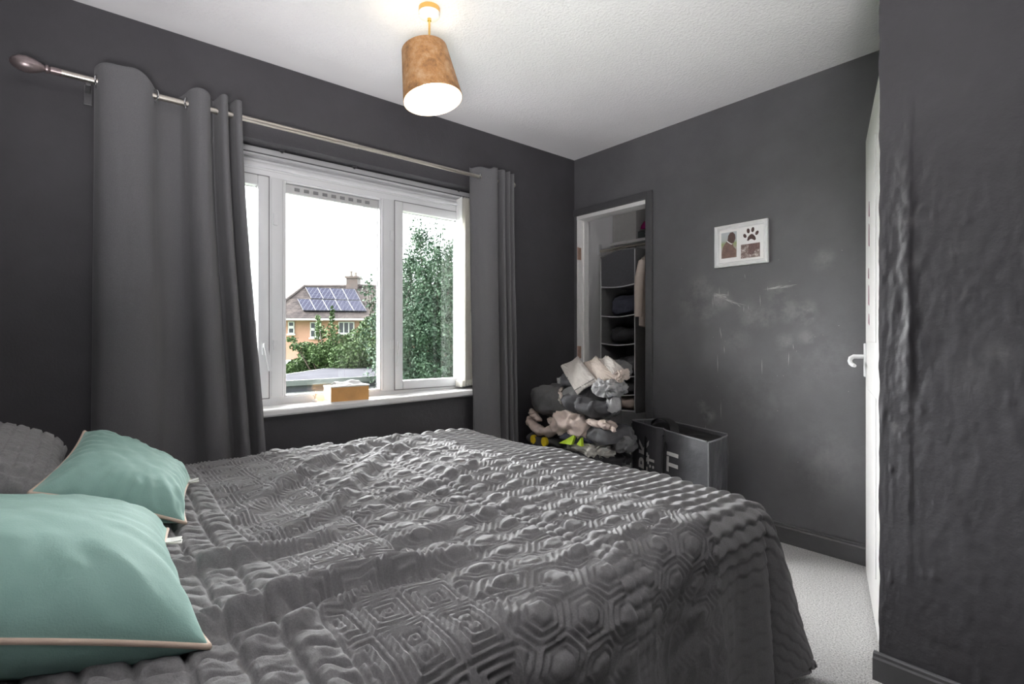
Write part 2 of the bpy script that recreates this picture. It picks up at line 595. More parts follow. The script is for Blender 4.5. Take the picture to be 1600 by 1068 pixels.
R = random.Random(8)
for k in range(26):
    x = -1.585 + R.random() * 0.07
    z = 1.318 + R.random() * 0.02 - 0.25 * (x + 1.585)
    scratch(x, z, x + 0.02 + R.random() * 0.05, z - 0.006 - R.random() * 0.012, 0.0009)
for k in range(14):
    x = -1.53 + R.random() * 0.10
    z = 1.300 - 0.38 * (x + 1.53)
    scratch(x, z, x + 0.025 + R.random() * 0.05, z - 0.012 - R.random() * 0.014, 0.0008)
for k in range(16):
    x = -1.30 + R.random() * 0.11
    z = 1.325 + R.random() * 0.012 + 0.06 * (x + 1.3)
    scratch(x, z, x + 0.03 + R.random() * 0.06, z + 0.004 + R.random() * 0.006, 0.0009)
for (x, z, l) in ((-1.585, 1.31, .07), (-1.575, 1.34, .05), (-1.545, 1.37, .07), (-1.49, 1.345, .04), (-1.31, 1.31, .07), (-1.27, 1.35, .03), (-1.40, 1.255, .04),
                  (-1.375, 1.255, .03), (-1.54, 1.14, .05), (-1.535, 1.115, .05), (-1.556, 0.985, .12), (-1.515, 1.03, .05), (-1.16, 1.0, .08),
                  (-1.30, 0.96, .09), (-1.535, 0.72, .12), (-1.63, 0.56, .05), (-1.60, 0.40, .06), (-1.395, 1.43, .03), (-1.14, 1.04, .03)):
    scratch(x, z, x + R.uniform(-.004, .004), z - l, 0.0011)
for k in range(40):
    x, z = R.uniform(-1.9, -0.85), R.uniform(0.3, 1.5)
    scratch(x, z, x + R.uniform(-.006, .006), z + R.uniform(-.004, .004), 0.0012)
for k in range(14):
    scratch(-1.50 + R.uniform(-.02, .02), R.uniform(.25, .5), -1.50 + R.uniform(-.02, .02), R.uniform(.25, .5) * 0 + .3 + .2 * R.random(), 0.0003)
M_SCRATCH = mat('bare_plaster', (0.42, 0.41, 0.40, 1), 0.8, var=0.1)
so = b.build('paint_scratches', M_SCRATCH, wall_back, normals=False)
so['kind'] = 'stuff'

# closet doorway: dark architrave, white lining, hinges left on the jamb
b = MB()
b.box(CX1, CX1 + 0.052, YB - 0.016, YB, 0, CZ + 0.056, 0.004)
b.box(-2.688, CX1, YB - 0.016, YB, CZ + 0.004, CZ + 0.056, 0.004)
arch = struct(b.build('trim_1', M_SKIRT))
b = MB()
b.box(CX0, CX0 + 0.012, YB - 0.004, 2.95, 0, CZ - 0.022)
b.box(CX0 + 0.012, CX0 + 0.024, YB + 0.05, 2.95, 0, CZ - 0.034)
b.box(CX0, CX1 + 0.001, YB - 0.006, 2.95, CZ - 0.022, CZ + 0.004)
b.box(CX1 - 0.004, CX1 + 0.001, YB + 0.004, 2.95, 0, CZ - 0.022)
lining = struct(b.build('trim_2', mat('white_lining_gloss', (0.88, 0.87, 0.86, 1), 0.3, var=0.03)))
for z in (1.70, 0.97):
    b = MB()
    b.box(CX0 + 0.0118, CX0 + 0.0145, YB - 0.012, YB + 0.028, z - 0.045, z + 0.045, 0.001)
    b.tube([(CX0 + 0.016, YB - 0.010, z - 0.046), (CX0 + 0.016, YB - 0.010, z + 0.046)], 0.005, 8)
    b.build('hinge', M_HINGE, lining, True)

# ------------------------------------------------------------------ window
FX = -2.815                                 # inner face of the frame
win = thing('window_1', 'x', 'window', (FX, 1.08, 0.735))
del win['label'], win['category']
struct(win)
parts = []


def wpart(mb, name, m, sm=False):
    o = mb.build(name, m, None, sm)
    parts.append(o)
    return o


FXO = FX - 0.07                              # outer face
GX = FX - 0.035
FZ0, FZ1 = 0.738, 1.968
M1a, M1b, M2a, M2b = 0.744, 0.818, 1.359, 1.440
b = MB()
b.box(FXO, FX, 0.155, 2.012, FZ0 - 0.03, 0.768, 0.004)      # bottom rail
b.box(FXO, FX, 0.155, 2.012, 1.884, FZ1, 0.004)             # top rail
b.box(FXO, FX - 0.02, 0.142, 2.013, 1.96, 2.0195)           # head packer
b.box(FXO, FX, 0.155, 0.222, 0.76, 1.892, 0.004)
b.box(FXO, FX, 1.945, 2.012, 0.76, 1.892, 0.004)
b.box(FXO, FX, M1a, M1b, 0.76, 1.892, 0.004)
b.box(FXO, FX, M2a, M2b, 0.76, 1.892, 0.004)
b.box(FX - 0.002, FX + 0.014, 0.155, 2.012, 1.925, 1.945, 0.003)   # raised bead under the rail
wpart(b, 'frame', M_UPVC, True)
for z in (1.952, 1.915):
    wpart(MB().box(FX - 0.001, FX + 0.0008, 0.16, 2.008, z, z + 0.0022), 'frame_shade_line', M_RAILW)  # thin grey strips paint shading lines on the flat frame
for (ya_, yb2) in ((M1a + 0.010, M1b - 0.010), (M2a + 0.010, M2b - 0.010)):
    for yy in (ya_, yb2):
        wpart(MB().box(FX - 0.001, FX + 0.0008, yy, yy + 0.002, 0.775, 1.88), 'frame_shade_line', M_RAILW)  # grey strips drawn as shading along the posts
# glazing bead of the fixed middle pane
def rim(x0, x1, y0, y1, z0, z1, w, bev=0.003):
    r = MB()
    r.box(x0, x1, y0, y0 + w, z0, z1, bev)
    r.box(x0, x1, y1 - w, y1, z0, z1, bev)
    r.box(x0, x1, y0 + w, y1 - w, z0, z0 + w, bev)
    r.box(x0, x1, y0 + w, y1 - w, z1 - w, z1, bev)
    return r


wpart(rim(GX - 0.012, FX - 0.006, M1b, M2a, 0.766, 1.886, 0.010), 'glazing_bead', M_UPVC)
wpart(rim(GX - 0.010, GX - 0.004, M1b + 0.009, M2a - 0.009, 0.775, 1.877, 0.004, 0), 'gasket_shadow_line', M_UPVC_SHADE)
# trickle vent strip with slots
b = MB()
b.box(GX - 0.004, GX + 0.016, M1b + 0.012, M2a - 0.012, 1.826, 1.874, 0.004)
vent = wpart(b, 'vent', mat('vent_plastic', (0.50, 0.50, 0.50, 1), 0.5, var=0.05), True)
slots = []
M_SLOT = mat('vent_slot_grey', (0.22, 0.22, 0.225, 1), 0.6, var=0.0)
for k in range(9):
    y = M1b + 0.055 + k * 0.049
    s = MB()
    s.box(GX + 0.0155, GX + 0.0185, y, y + 0.027, 1.842, 1.860, 0.001)
    s.box(GX + 0.018, GX + 0.0195, y + 0.004, y + 0.023, 1.846, 1.856)
    slots.append(s.build('vent_slot', M_SLOT))
wpart(MB().box(GX - 0.008, GX - 0.004, M1b + 0.006, M2a - 0.006, 0.770, 1.880), 'pane', M_GLASS)
# opening casements left and right
sash_objs = []
for (y0, y1, hside) in ((0.226, M1a - 0.002, 1), (M2b + 0.002, 1.941, -1)):
    s = rim(FX - 0.055, FX + 0.006, y0, y1, 0.766, 1.886, 0.052, 0.006)
    sash = wpart(s, 'sash', M_UPVC, True)
    gp = rim(FX - 0.004, FX + 0.0015, y0 - 0.004, y1 + 0.004, 0.762, 1.890, 0.0045, 0)
    wpart(gp, 'gasket_shadow_line', M_SLOT)  # dark strip stands in for the shadow gap round the sash
    g = MB().box(GX - 0.004, GX, y0 + 0.045, y1 - 0.045, 0.81, 1.84).build('pane', M_GLASS)
    k = rim(GX, GX + 0.003, y0 + 0.050, y1 - 0.050, 0.816, 1.836, 0.004, 0).build('gasket_shadow_line', M_UPVC_SHADE)
    hy = y1 - 0.022 if hside > 0 else y0 + 0.024
    hb = MB()
    hb.box(FX + 0.005, FX + 0.016, hy - 0.014, hy + 0.014, 0.985, 1.055, 0.004)
    hb.box(FX + 0.015, FX + 0.034, hy - 0.011, hy + 0.011, 1.020, 1.045, 0.005)
    q = 1 if hside > 0 else -1
    hb.hexa([(FX + 0.026, hy - 0.009, 1.03), (FX + 0.038, hy - 0.009, 1.03), (FX + 0.038, hy + 0.009, 1.03), (FX + 0.026, hy + 0.009, 1.03),
             (FX + 0.030, hy - 0.007 + q * 0.02, 0.905), (FX + 0.040, hy - 0.007 + q * 0.02, 0.905), (FX + 0.040, hy + 0.007 + q * 0.02, 0.905), (FX + 0.030, hy + 0.007 + q * 0.02, 0.905)])
    hd = hb.build('window_handle', M_UPVC, None, True)
    sash_objs += [(sash, g), (sash, k), (sash, hd)]
    ky = M1a + 0.030 if hside > 0 else M2b - 0.018
    for z0, z1 in ((1.645, 1.705), (1.010, 1.060)):
        kb = MB().box(FX - 0.001, FX + 0.010, ky - 0.012, ky + 0.012, z0, z1, 0.003)
        wpart(kb, 'keeper', M_UPVC, True)
rebase(win, parts)
for s, c in sash_objs:
    c.parent = s
    c.data.transform(Matrix.Translation(-win.location))
for s in slots:
    s.parent = vent
    s.data.transform(Matrix.Translation(-win.location))

# sill board, slightly out of level as in the old wall
b = MB()
x0, x1 = FX, -2.652
ya, yb = 0.085, 2.03
za, zb = 0.716, 0.752
prof = [(x0, -0.036), (x1 - 0.006, -0.036), (x1, -0.028), (x1, -0.010), (x1 - 0.004, -0.003), (x1 - 0.012, 0.0), (x0, 0.0)]
A = [b.bm.verts.new((x, ya if x > XW else WY0 + 0.003, za + z)) for x, z in prof]
B = [b.bm.verts.new((x, yb if x > XW else WY1 - 0.003, zb + z)) for x, z in prof]
b.bm.faces.new(A[::-1])
b.bm.faces.new(B)
for i in range(len(prof)):
    b.bm.faces.new((A[i], A[(i + 1) % len(prof)], B[(i + 1) % len(prof)], B[i]))
sill = struct(b.build('trim_3', M_SILL, None, False))

# ------------------------------------------------------------------ vertical blind drawn to the right
blind = thing('vertical_blind', 'white vertical blind under the window head, slats stacked at the right end', 'blind', (-2.77, 1.9, 1.99))
parts = []
parts.append(MB().box(-2.808, -2.768, 0.16, 2.005, 1.972, 2.012, 0.004).build('head_rail', M_RAILW))
parts.append(MB().box(-2.7685, -2.7665, 0.16, 2.005, 1.978, 1.984).build('rail_groove', M_UPVC_SHADE))
for y in (0.79, 1.17, 1.86):
    bb = MB()
    bb.prism([(-2.775, y - 0.018, 2.0195), (-2.775, y + 0.018, 2.0195), (-2.758, y, 1.999)], (0.004, 0, 0))
    bb.box(-2.79, -2.755, y - 0.012, y + 0.012, 2.012, 2.019)
    parts.append(bb.build('rail_bracket', M_SKIRT))
slat_y = [1.868, 1.893, 1.908, 1.922, 1.937, 1.951, 1.966, 1.98]
for k, y in enumerate(slat_y):
    n = 7
    Vv = []
    for s in range(n):
        u = s / (n - 1)
        xx = -2.812 + 0.084 * u
        yy = y + 0.006 * math.sin(math.pi * u) - 0.004 + (0.012 * (1 - u) if k == 0 else 0)
        for z in (0.775 + (0.002 * k), 1.968):
            Vv += [(xx, yy, z), (xx, yy + 0.0012, z)]
    bb = bmesh.new()
    vs = [bb.verts.new(v) for v in Vv]
    for s in range(n - 1):
        i, j = 4 * s, 4 * (s + 1)
        for q in ((i, j, j + 2, i + 2), (i + 1, i + 3, j + 3, j + 1), (i, i + 1, j + 1, j), (i + 2, j + 2, j + 3, i + 3)):
            bb.faces.new([vs[a] for a in q])
    bb.faces.new([vs[a] for a in (0, 2, 3, 1)])
    e = 4 * (n - 1)
    bb.faces.new([vs[a] for a in (e, e + 1, e + 3, e + 2)])
    me = bpy.data.meshes.new('slat')
    bmesh.ops.recalc_face_normals(bb, faces=bb.faces)
    bb.to_mesh(me)
    bb.free()
    so = new_obj('slat', me, M_BLIND_WHITE if k == 0 else M_BLIND)
    parts.append(so)
    wb = MB().box(-2.806, -2.734, y - 0.004, y + 0.005, 0.762 + 0.002 * k, 0.800 + 0.002 * k, 0.003).build('slat_weight', M_CHAIN)
    parts.append(wb)
rebase(blind, parts)

# ------------------------------------------------------------------ curtain pole and curtains
RX, RZ = -2.60, 2.069
pole = thing('curtain_pole', 'nickel curtain pole across the window with dark egg finial at left end', 'curtain pole', (RX, 1.0, RZ))
parts = []
parts.append(MB().tube([(RX, -0.055, RZ), (RX, 1.12, RZ)], 0.0125, 16).build('pole', M_CHROME, None, True))
parts.append(MB().tube([(RX, 1.10, RZ), (RX, 2.150, RZ)], 0.0105, 16).build('pole', M_CHROME, None, True))
fb = MB().lathe([(0.0, 0.0), (0.0135, 0.0), (0.0135, 0.030), (0.009, 0.034), (0.015, 0.038), (0.015, 0.044), (0.010, 0.048), (0.017, 0.058), (0.026, 0.078),
                 (0.030, 0.098), (0.027, 0.118), (0.018, 0.134), (0.008, 0.142), (0.0, 0.144)], (RX, -0.048, RZ), (0, -1, 0.0), 20)
parts.append(fb.build('finial', M_FINIAL, None, True))
fb = MB().lathe([(0.0, 0.0), (0.012, 0.0), (0.012, 0.016), (0.017, 0.022), (0.018, 0.032), (0.012, 0.044), (0.0, 0.048)], (RX, 2.146, RZ), (0, 1, 0.0), 16)
parts.append(fb.build('finial', M_CHROME, None, True))
for y in (0.030, 2.155):
    bb = MB()
    bb.box(XW, XW + 0.008, y - 0.014, y + 0.014, RZ - 0.07, RZ + 0.01, 0.002)
    bb.box(XW + 0.005, RX + 0.004, y - 0.008, y + 0.008, RZ - 0.024, RZ - 0.013, 0.002)
    parts.append(bb.build('pole_bracket', M_SKIRT))
rebase(pole, parts)


def catmull(P, n):
    P = np.asarray(P, float)
    Q = np.vstack([2 * P[0] - P[1], P, 2 * P[-1] - P[-2]])
    # arc-length sampling
    fine = []
    for i in range(len(P) - 1):
        p0, p1, p2, p3 = Q[i:i + 4]
        for u in np.linspace(0, 1, 24, endpoint=False):
            fine.append(0.5 * ((2 * p1) + (-p0 + p2) * u + (2 * p0 - 5 * p1 + 4 * p2 - p3) * u * u + (-p0 + 3 * p1 - 3 * p2 + p3) * u ** 3))
    fine.append(P[-1])
    fine = np.array(fine)
    d = np.r_[0, np.cumsum(np.linalg.norm(np.diff(fine, axis=0), axis=1))]
    s = np.linspace(0, d[-1], n)
    return np.stack([np.interp(s, d, fine[:, k]) for k in range(fine.shape[1])], -1)


def curtain(name, label, top, bot, z_top, z_bot, eyelets, seed, n=260, nz=150):
    T = catmull(top, n)
    Bq = catmull(bot, n)
    root = thing(name, label, 'curtain', (T[:, 1].mean() * 0 + RX, T[:, 0].mean(), z_bot))
    zt = z_top(T[:, 0])
    vs = np.linspace(0, 1, nz)
    U, W = np.meshgrid(np.linspace(0, 1, n), vs, indexing='ij')
    k = sstep(0.0, 1.0, W)[..., None] * 0.85 + W[..., None] * 0.15
    P = T[:, None, :] * (1 - k) + Bq[:, None, :] * k
    Y = P[..., 0]
    X = P[..., 1]
    Zc = zt[:, None] * (1 - W) + z_bot * W
    # slack wrinkles, iron creases across, slight sway
    X = X + 0.006 * (fbm(U * 9 + W * 1.5, W * 7, seed) - 0.5) * 2 * W ** 0.5
    X = X + 0.0025 * (fbm(U * 30 + W * 8, W * 16 - U * 10, seed + 4) - 0.5)
    for zc in (1.24, 0.92):
        X = X - 0.0022 * np.exp(-((Zc - zc - 0.01 * np.sin(U * 6)) / 0.004) ** 2)
    Y = Y + 0.004 * (fbm(W * 4, U * 6, seed + 8) - 0.5)
    X = np.clip(X, XW + 0.042, None)
    fr_ = np.stack([X, Y, Zc], -1)
    # thickness
    dU = np.gradient(fr_, axis=0)
    dW = np.gradient(fr_, axis=1)
    N = np.cross(dU, dW)
    N /= np.linalg.norm(N, axis=-1, keepdims=True) + 1e-9
    bk = fr_ + N * 0.0016
    F1 = grid_faces(n, nz)
    Vv = np.concatenate([fr_.reshape(-1, 3), bk.reshape(-1, 3)])
    o2 = n * nz
    rim_idx = list(range(0, nz)) + [i * nz + nz - 1 for i in range(1, n)] + [(n - 1) * nz + j for j in range(nz - 2, -1, -1)] + [i * nz for i in range(n - 2, 0, -1)]
    ri = np.array(rim_idx)
    rn = np.roll(ri, -1)
    Fr = np.stack([ri, rn, rn + o2, ri + o2], -1)
    Fa = np.concatenate([F1[:, ::-1], F1 + o2, Fr])
    cl = new_obj('curtain_panel', smooth(arr_mesh('curtain_panel', Vv, Fa)), M_CURTAIN)
    ps = [cl]
    for (y, x, ang) in eyelets:
        ax = Vector((math.sin(ang), math.cos(ang), 0))
        q = MB().lathe([(0.021, -0.003), (0.027, -0.002), (0.028, 0.0), (0.027, 0.002), (0.021, 0.003), (0.0195, 0)], (x, y, RZ), ax, 28, True)
        ps.append(q.build('eyelet', M_CHROME_B, None, True))
    rebase(root, ps)
    return root


top = [(.048, -2.632), (.053, -2.605), (.07, -2.572), (.11, -2.552), (.17, -2.548), (.215, -2.562), (.238, -2.592), (.255, -2.625), (.29, -2.645), (.335, -2.645), (.355, -2.612),
       (.368, -2.575), (.395, -2.552), (.425, -2.556), (.442, -2.585), (.452, -2.628), (.464, -2.64), (.472, -2.60), (.480, -2.56), (.494, -2.548), (.508, -2.565), (.514, -2.61),
       (.522, -2.637), (.531, -2.60), (.537, -2.562), (.551, -2.550), (.563, -2.562)]
bot = []
for (y, x) in top:
    yb_ = 0.030 + (y - 0.045) * 1.26
    bot.append((yb_, RX + (x - RX) * 0.85 + 0.012))
curtain('curtain', 'wide dark grey eyelet curtain hanging left of the window behind the bed head', top, bot,
        lambda y: 2.130 - 0.050 * np.exp(-((y - 0.285) / 0.05) ** 2) + 0.010 * np.exp(-((y - 0.14) / 0.06) ** 2) - 0.004 * np.sin(y * 60), 0.03,
        [(.056, -2.602, 0.25), (.242, -2.598, -0.5), (.358, -2.604, 0.45)], 3)
top = [(1.832, -2.632), (1.842, -2.640), (1.860, -2.635), (1.885, -2.612), (1.905, -2.585), (1.935, -2.556), (1.975, -2.546), (2.008, -2.560), (2.017, -2.60), (2.025, -2.638), (2.036, -2.640),
       (2.042, -2.60), (2.050, -2.558), (2.064, -2.550), (2.076, -2.575), (2.081, -2.625), (2.090, -2.632), (2.096, -2.58), (2.106, -2.552), (2.117, -2.565), (2.122, -2.615),
       (2.129, -2.625), (2.135, -2.58), (2.146, -2.556), (2.157, -2.566)]
top = [(y + 0.022 * (1 - (y - 1.832) / 0.325), x) for (y, x) in top]
bot = [(y * 1.0 + 0.02 + (y - 1.83) * 0.06, RX + (x - RX) * 0.8 + 0.010) for (y, x) in top]
curtain('curtain', 'dark grey eyelet curtain gathered at the right of the window with creased front fold', top, bot,
        lambda y: 2.130 + 0.012 * np.exp(-((y - 2.03) / 0.03) ** 2) + 0.004 * np.sin(y * 90) - 0.012 * np.exp(-((y - 1.955) / 0.02) ** 2), 0.03,
        [(1.912, -2.604, 0.55)], 9)

# ------------------------------------------------------------------ pendant lamp
LX, LY = -1.832, 1.092
lamp = thing('pendant_lamp', 'lit ceiling pendant with tilted copper velvet shade and brass stem', 'lamp', (LX, LY, ZC))
parts = []
parts.append(MB().lathe([(0.0, 0), (0.043, 0.0), (0.043, -0.020)], (LX, LY, ZC), (0, 0, 1), 36).build('ceiling_rose', M_BRASS, None, True))
parts.append(MB().lathe([(0.043, -0.019), (0.040, -0.034), (0.024, -0.041), (0.0, -0.042)], (LX, LY, ZC), (0, 0, 1), 36).build('rose_cover', M_ROSEWHITE, None, True))
parts.append(MB().tube([(LX, LY, ZC - 0.040), (LX, LY, ZC - 0.052)], 0.008, 12).tube([(LX, LY, ZC - 0.04), (LX, LY, 2.17)], 0.0045, 10).build('stem', M_BRASS, None, True))
rt_ = Vector((math.cos(YAW), math.sin(YAW), 0))
fw_ = Vector((-math.sin(YAW), math.cos(YAW), 0))
axis = (Vector((0, 0, 1)) - rt_ * 0.18 + fw_ * 0.08).normalized()       # up-axis of the tilted shade
topc = Vector((LX, LY, 2.232)) - rt_ * 0.020
L_ = 0.213
R0, R1 = 0.092, 0.119
parts.append(MB().lathe([(R0 - 0.002, 0), (R0, 0.0), (R1, -L_), (R1 - 0.002, -L_ - 0.001)], topc, axis, 56).build('lamp_shade', M_SHADE, None, True))
li = MB().lathe([(R0 - 0.002, 0), (R1 - 0.002, -L_ - 0.001)], topc, axis, 56).build('shade_lining', M_SHADEIN, None, True)
parts.append(li)
rb = MB()
for k in range(3):
    a = k * 2 * math.pi / 3
    M3 = axis.to_track_quat('Z', 'Y').to_matrix()
    e = topc + M3 @ Vector((math.cos(a) * (R0 + 0.002), math.sin(a) * (R0 + 0.002), -0.02))
    rb.tube([Vector((LX, LY, 2.165)), e], 0.0015, 6)
parts.append(rb.build('shade_ring', M_CHROME))
parts.append(MB().lathe([(0.0, 0.0), (0.018, 0.0), (0.018, -0.05), (0.021, -0.055), (0.0, -0.055)], (LX, LY, 2.175), (0, 0, 1), 20).build('lamp_holder', M_ROSEWHITE, None, True))
parts.append(MB().lathe([(0.012, 0.0), (0.014, -0.01), (0.024, -0.032), (0.030, -0.055), (0.027, -0.078), (0.015, -0.092), (0.0, -0.096)], (LX, LY, 2.122), (0, 0, 1), 24).build('bulb', M_BULB, None, True))
rebase(lamp, parts)

# ------------------------------------------------------------------ bed
bed = thing('bed', 'double bed hidden under the charcoal quilted bedspread', 'bed', (-1.5, 0.5, 0.0))
bp = [MB().box(-2.22, -0.86, -0.50, 1.50, 0.08, 0.30, 0.01).build('bed_base', M_BEDBASE),
      MB().box(-2.25, -0.83, -0.51, 1.53, 0.30, 0.535, 0.03).build('mattress', M_MATTRESS)]
for x in (-2.15, -0.93):
    for y in (-0.42, 1.42):
        bp.append(MB().lathe([(0.0, 0), (0.022, 0), (0.03, 0.085), (0.0, 0.085)], (x, y, 0), (0, 0, 1), 14).build('leg', M_BEDBASE))
rebase(bed, bp)

# --- quilted bedspread: one cloth with stitched relief, wrinkles, hanging sides
ZT = 0.578
HANG = 0.625
ER = 0.085
XL0 = -2.29
YE = 1.545
YH = -0.52


def xr_edge(Y):
    return -0.715 - 0.085 * sstep(0.3, 1.5, Y)


ds = 0.0036
W_top = 1.50
s_l = np.arange(-0.5, 0, 0.012)
s_t = np.arange(0, W_top, ds)
s_r = np.arange(W_top, W_top + HANG + 1e-6, ds * 1.15)
S = np.r_[s_l, s_t, s_r]
t_t = np.arange(YH, YE, ds)
t_f = np.arange(YE, YE + HANG + 1e-6, ds * 1.15)
Tt = np.r_[t_t, t_f]
Sg, Tg = np.meshgrid(S, Tt, indexing='ij')


def edge_curve(a, flare):
    arc = ER * math.pi / 2
    th = np.clip(a / ER, 0, math.pi / 2)
    out = ER * np.sin(th)
    drop = ER * (1 - np.cos(th)) + np.maximum(a - arc, 0)
    k = np.clip(drop / ZT, 0, 1.1)
    return out + flare * k ** 0.75, drop


Yc = np.minimum(Tg, YE)
xr_ = xr_edge(Yc)
Xtop = XL0 + (xr_ - XL0) * np.clip(Sg / W_top, 0, 1)
a_r = np.clip(Sg - W_top, 0, None)
a_l = np.clip(-Sg, 0, None)
b_f = np.clip(Tg - YE, 0, None)
p = 3.2
rr = ((a_r + a_l) ** p + b_f ** p) ** (1 / p)
phi = np.arctan2(b_f, a_r + a_l)                       # 0 side .. 90 deg foot
side = np.where(Sg < 0, -1.0, 1.0)
deg = np.degrees(phi)
fl = np.interp(deg, [0, 12, 30, 46, 60, 72, 82, 90], [0.018, 0.000, 0.020, 0.13, 0.185, 0.165, 0.10, 0.070])
fl = np.where((b_f > 0) & (a_r + a_l > 0), fl, np.where(b_f > 0, 0.055 + 0.025 * np.sin(Sg * 11 + 1.0), 0.02 + 0.02 * np.sin(Tg * 9.5 + 0.6)))
fl = np.where(Sg < 0, np.minimum(fl, 0.05), fl)
out, drop = edge_curve(rr, fl)
drop = np.minimum(drop, ZT - 0.012 - 0.004 * fbm(Sg * 9, Tg * 9, 2))
drop = drop * (1 - 0.075 * sstep(0.4, 0.6, rr) * (b_f > 0) * sstep(25, 45, deg) * (0.6 + 0.4 * np.cos(np.radians((deg - 62) * 4))))
hem_keep = np.clip((rr - 0.5) / 0.12, 0, 1)
X0 = Xtop + side * out * np.cos(phi) * (rr > 0)
Y0 = Yc + out * np.sin(phi) * (rr > 0)
top_w = np.exp(-(rr / 0.12) ** 2)
Zs = ZT - drop
# slow undulation of the padding and body dips
und = 0.030 * (fbm(Xtop * 2.1, Yc * 2.3, 7, 2) - 0.5) + 0.012 * (fbm(Xtop * 6, Yc * 5, 17, 2) - 0.5)
und += 0.020 * np.exp(-((Yc - 1.15) / 0.5) ** 2 - ((Xtop + 1.7) / 0.6) ** 2)
Zs = Zs + und * top_w
P0 = np.stack([X0, Y0, Zs], -1)

# stitched pattern in cloth coordinates
cu = np.where(Sg > W_top, -0.75 + (Sg - W_top), Xtop)        # across
cv = Tg                                                        # along
wob = 0.018 * (fbm(cu * 7, cv * 7, 23) - 0.5)
cu_ = cu + wob
cv_ = cv + 0.010 * (fbm(cu * 7 + 5, cv * 7, 29) - 0.5)


def groove(d, w):
    return np.exp(-(d / w) ** 2)


def lines(x, period):
    f = np.mod(x / period, 1.0)
    return np.minimum(f, 1 - f) * period


# (1) ruched squares near the head
col_id = np.floor(cv_ / 0.062)
jit = _T[(col_id.astype(int) * 7) & 255, 3]
d1 = lines(cv_, 0.062)
pk = cu_ + 0.05 * jit + 0.012 * np.sin(cv_ * 100)
d2 = lines(pk, 0.048) * (0.8 + 0.6 * vnoise(cu * 30, cv * 16, 41))
cell = 1 - np.maximum(groove(d1, 0.006), 0.8 * groove(d2, 0.0065))
small = 0.35 * np.abs(np.sin(pk * 150 + 4 * vnoise(cu * 25, cv * 25, 3))) * groove(d1 - 0.031, 0.026)
H_ruch = 0.0130 * cell ** 0.7 + 0.0060 * small
# (2) squared spirals band
kx = np.mod(cu_, 0.098) - 0.049
ky = np.mod(cv_ + 0.03, 0.098) - 0.049
sq = np.maximum(np.abs(kx), np.abs(ky))
d = lines(sq, 0.0123)
H_key = 0.0115 * (1 - groove(d, 0.0032)) + 0.0015 * np.abs(np.sin(cu * 190))
# (3) double lined hexagons
def hexd(x, y, s):
    """distance to the nearest hexagon edge for a honeycomb of size s (flat distance)"""
    r = np.array([1, math.sqrt(3)]) * s
    hx, hy = np.mod(x, r[0]) - r[0] / 2, np.mod(y, r[1]) - r[1] / 2
    gx, gy = np.mod(x - r[0] / 2, r[0]) - r[0] / 2, np.mod(y - r[1] / 2, r[1]) - r[1] / 2
    use = (hx ** 2 + hy ** 2) < (gx ** 2 + gy ** 2)
    qx, qy = np.where(use, hx, gx), np.where(use, hy, gy)
    m_ = np.maximum(np.abs(qx), np.abs(qx) * 0.5 + np.abs(qy) * math.sqrt(3) / 2)
    return s / 2 - m_, qx, qy


hd_, qx, qy = hexd(cu_ * 1.55, cv_ * 1.0, 0.122)
g = np.maximum.reduce([groove(hd_, 0.0056), groove(hd_ - 0.0165, 0.0048), 0.7 * groove(hd_ - 0.032, 0.0046)])
star = np.minimum.reduce([np.abs(qx * math.cos(a_) + qy * math.sin(a_)) for a_ in (math.radians(0), math.radians(60), math.radians(120))])
H_hex = 0.0120 * (1 - g) * (0.75 + 0.5 * sstep(0.02, 0.05, hd_))
# (4) row of small bubbles
d = np.hypot(np.mod(cu_, 0.03) - 0.015, np.mod(cv_, 0.03) - 0.015)
H_bub = 0.013 * np.sqrt(np.clip(1 - (d / 0.0155) ** 2, 0, 1))
# (5) rope-like ruching at the foot
row = (cu + 0.010 * fbm(cu * 5, cv * 7, 57) + 0.0042 * np.sin(cv * 2 * math.pi / 0.070 + 3.0 * fbm(cu * 7, cv * 3, 58))) / 0.043
fr = np.mod(row, 1.0)
H_rope = 0.0150 * np.clip(fr / 0.75, 0, 1) ** 0.6 * np.clip((1 - fr) / 0.25, 0, 1) ** 0.6
H_rope = H_rope * (0.80 + 0.25 * np.abs(np.sin(cv * math.pi / 0.070 + 0.5))) * (0.85 + 0.3 * fbm(cu * 16, cv * 12, 93))

jag = 0.012 * (fbm(cu * 10, cv * 3, 51) - 0.5)
v = cv + jag
w1 = 1 - sstep(0.315, 0.335, v)
w2 = sstep(0.315, 0.335, v) * (1 - sstep(0.555, 0.57, v))
w3 = sstep(0.555, 0.57, v) * (1 - sstep(1.265, 1.285, v))
w5 = sstep(1.265, 1.285, v)
wb_ = np.exp(-((v - 0.90) / 0.030) ** 4)
w3 = w3 * (1 - wb_)
Hh = w1 * H_ruch + w2 * H_key + w3 * H_hex + wb_ * H_bub + w5 * H_rope
# ruched strip between the keys at the far side, random flattening
flat = 1 - (1 - w5) * (0.55 - 1.1 * fbm(cu * 5, cv * 5, 61, 2))
Hh = Hh * flat
hang_fade = 1 - 0.82 * sstep(0.06, 0.30, rr)
Hh = Hh * hang_fade
for lv, wv_, dp in ((0.322, 0.006, 0.005), (0.562, 0.006, 0.005), (1.272, 0.006, 0.004)):
    Hh = Hh - dp * groove(v - lv, wv_) * hang_fade
# crumple
Hh = Hh + 0.014 * (1 - 0.7 * w5) * (fbm(cu * 15, cv * 9, 71, 3) - 0.5) + 0.009 * (1 - np.abs(2 * fbm(cu * 11 + cv * 3, cv * 22, 77, 2) - 1)) * w3

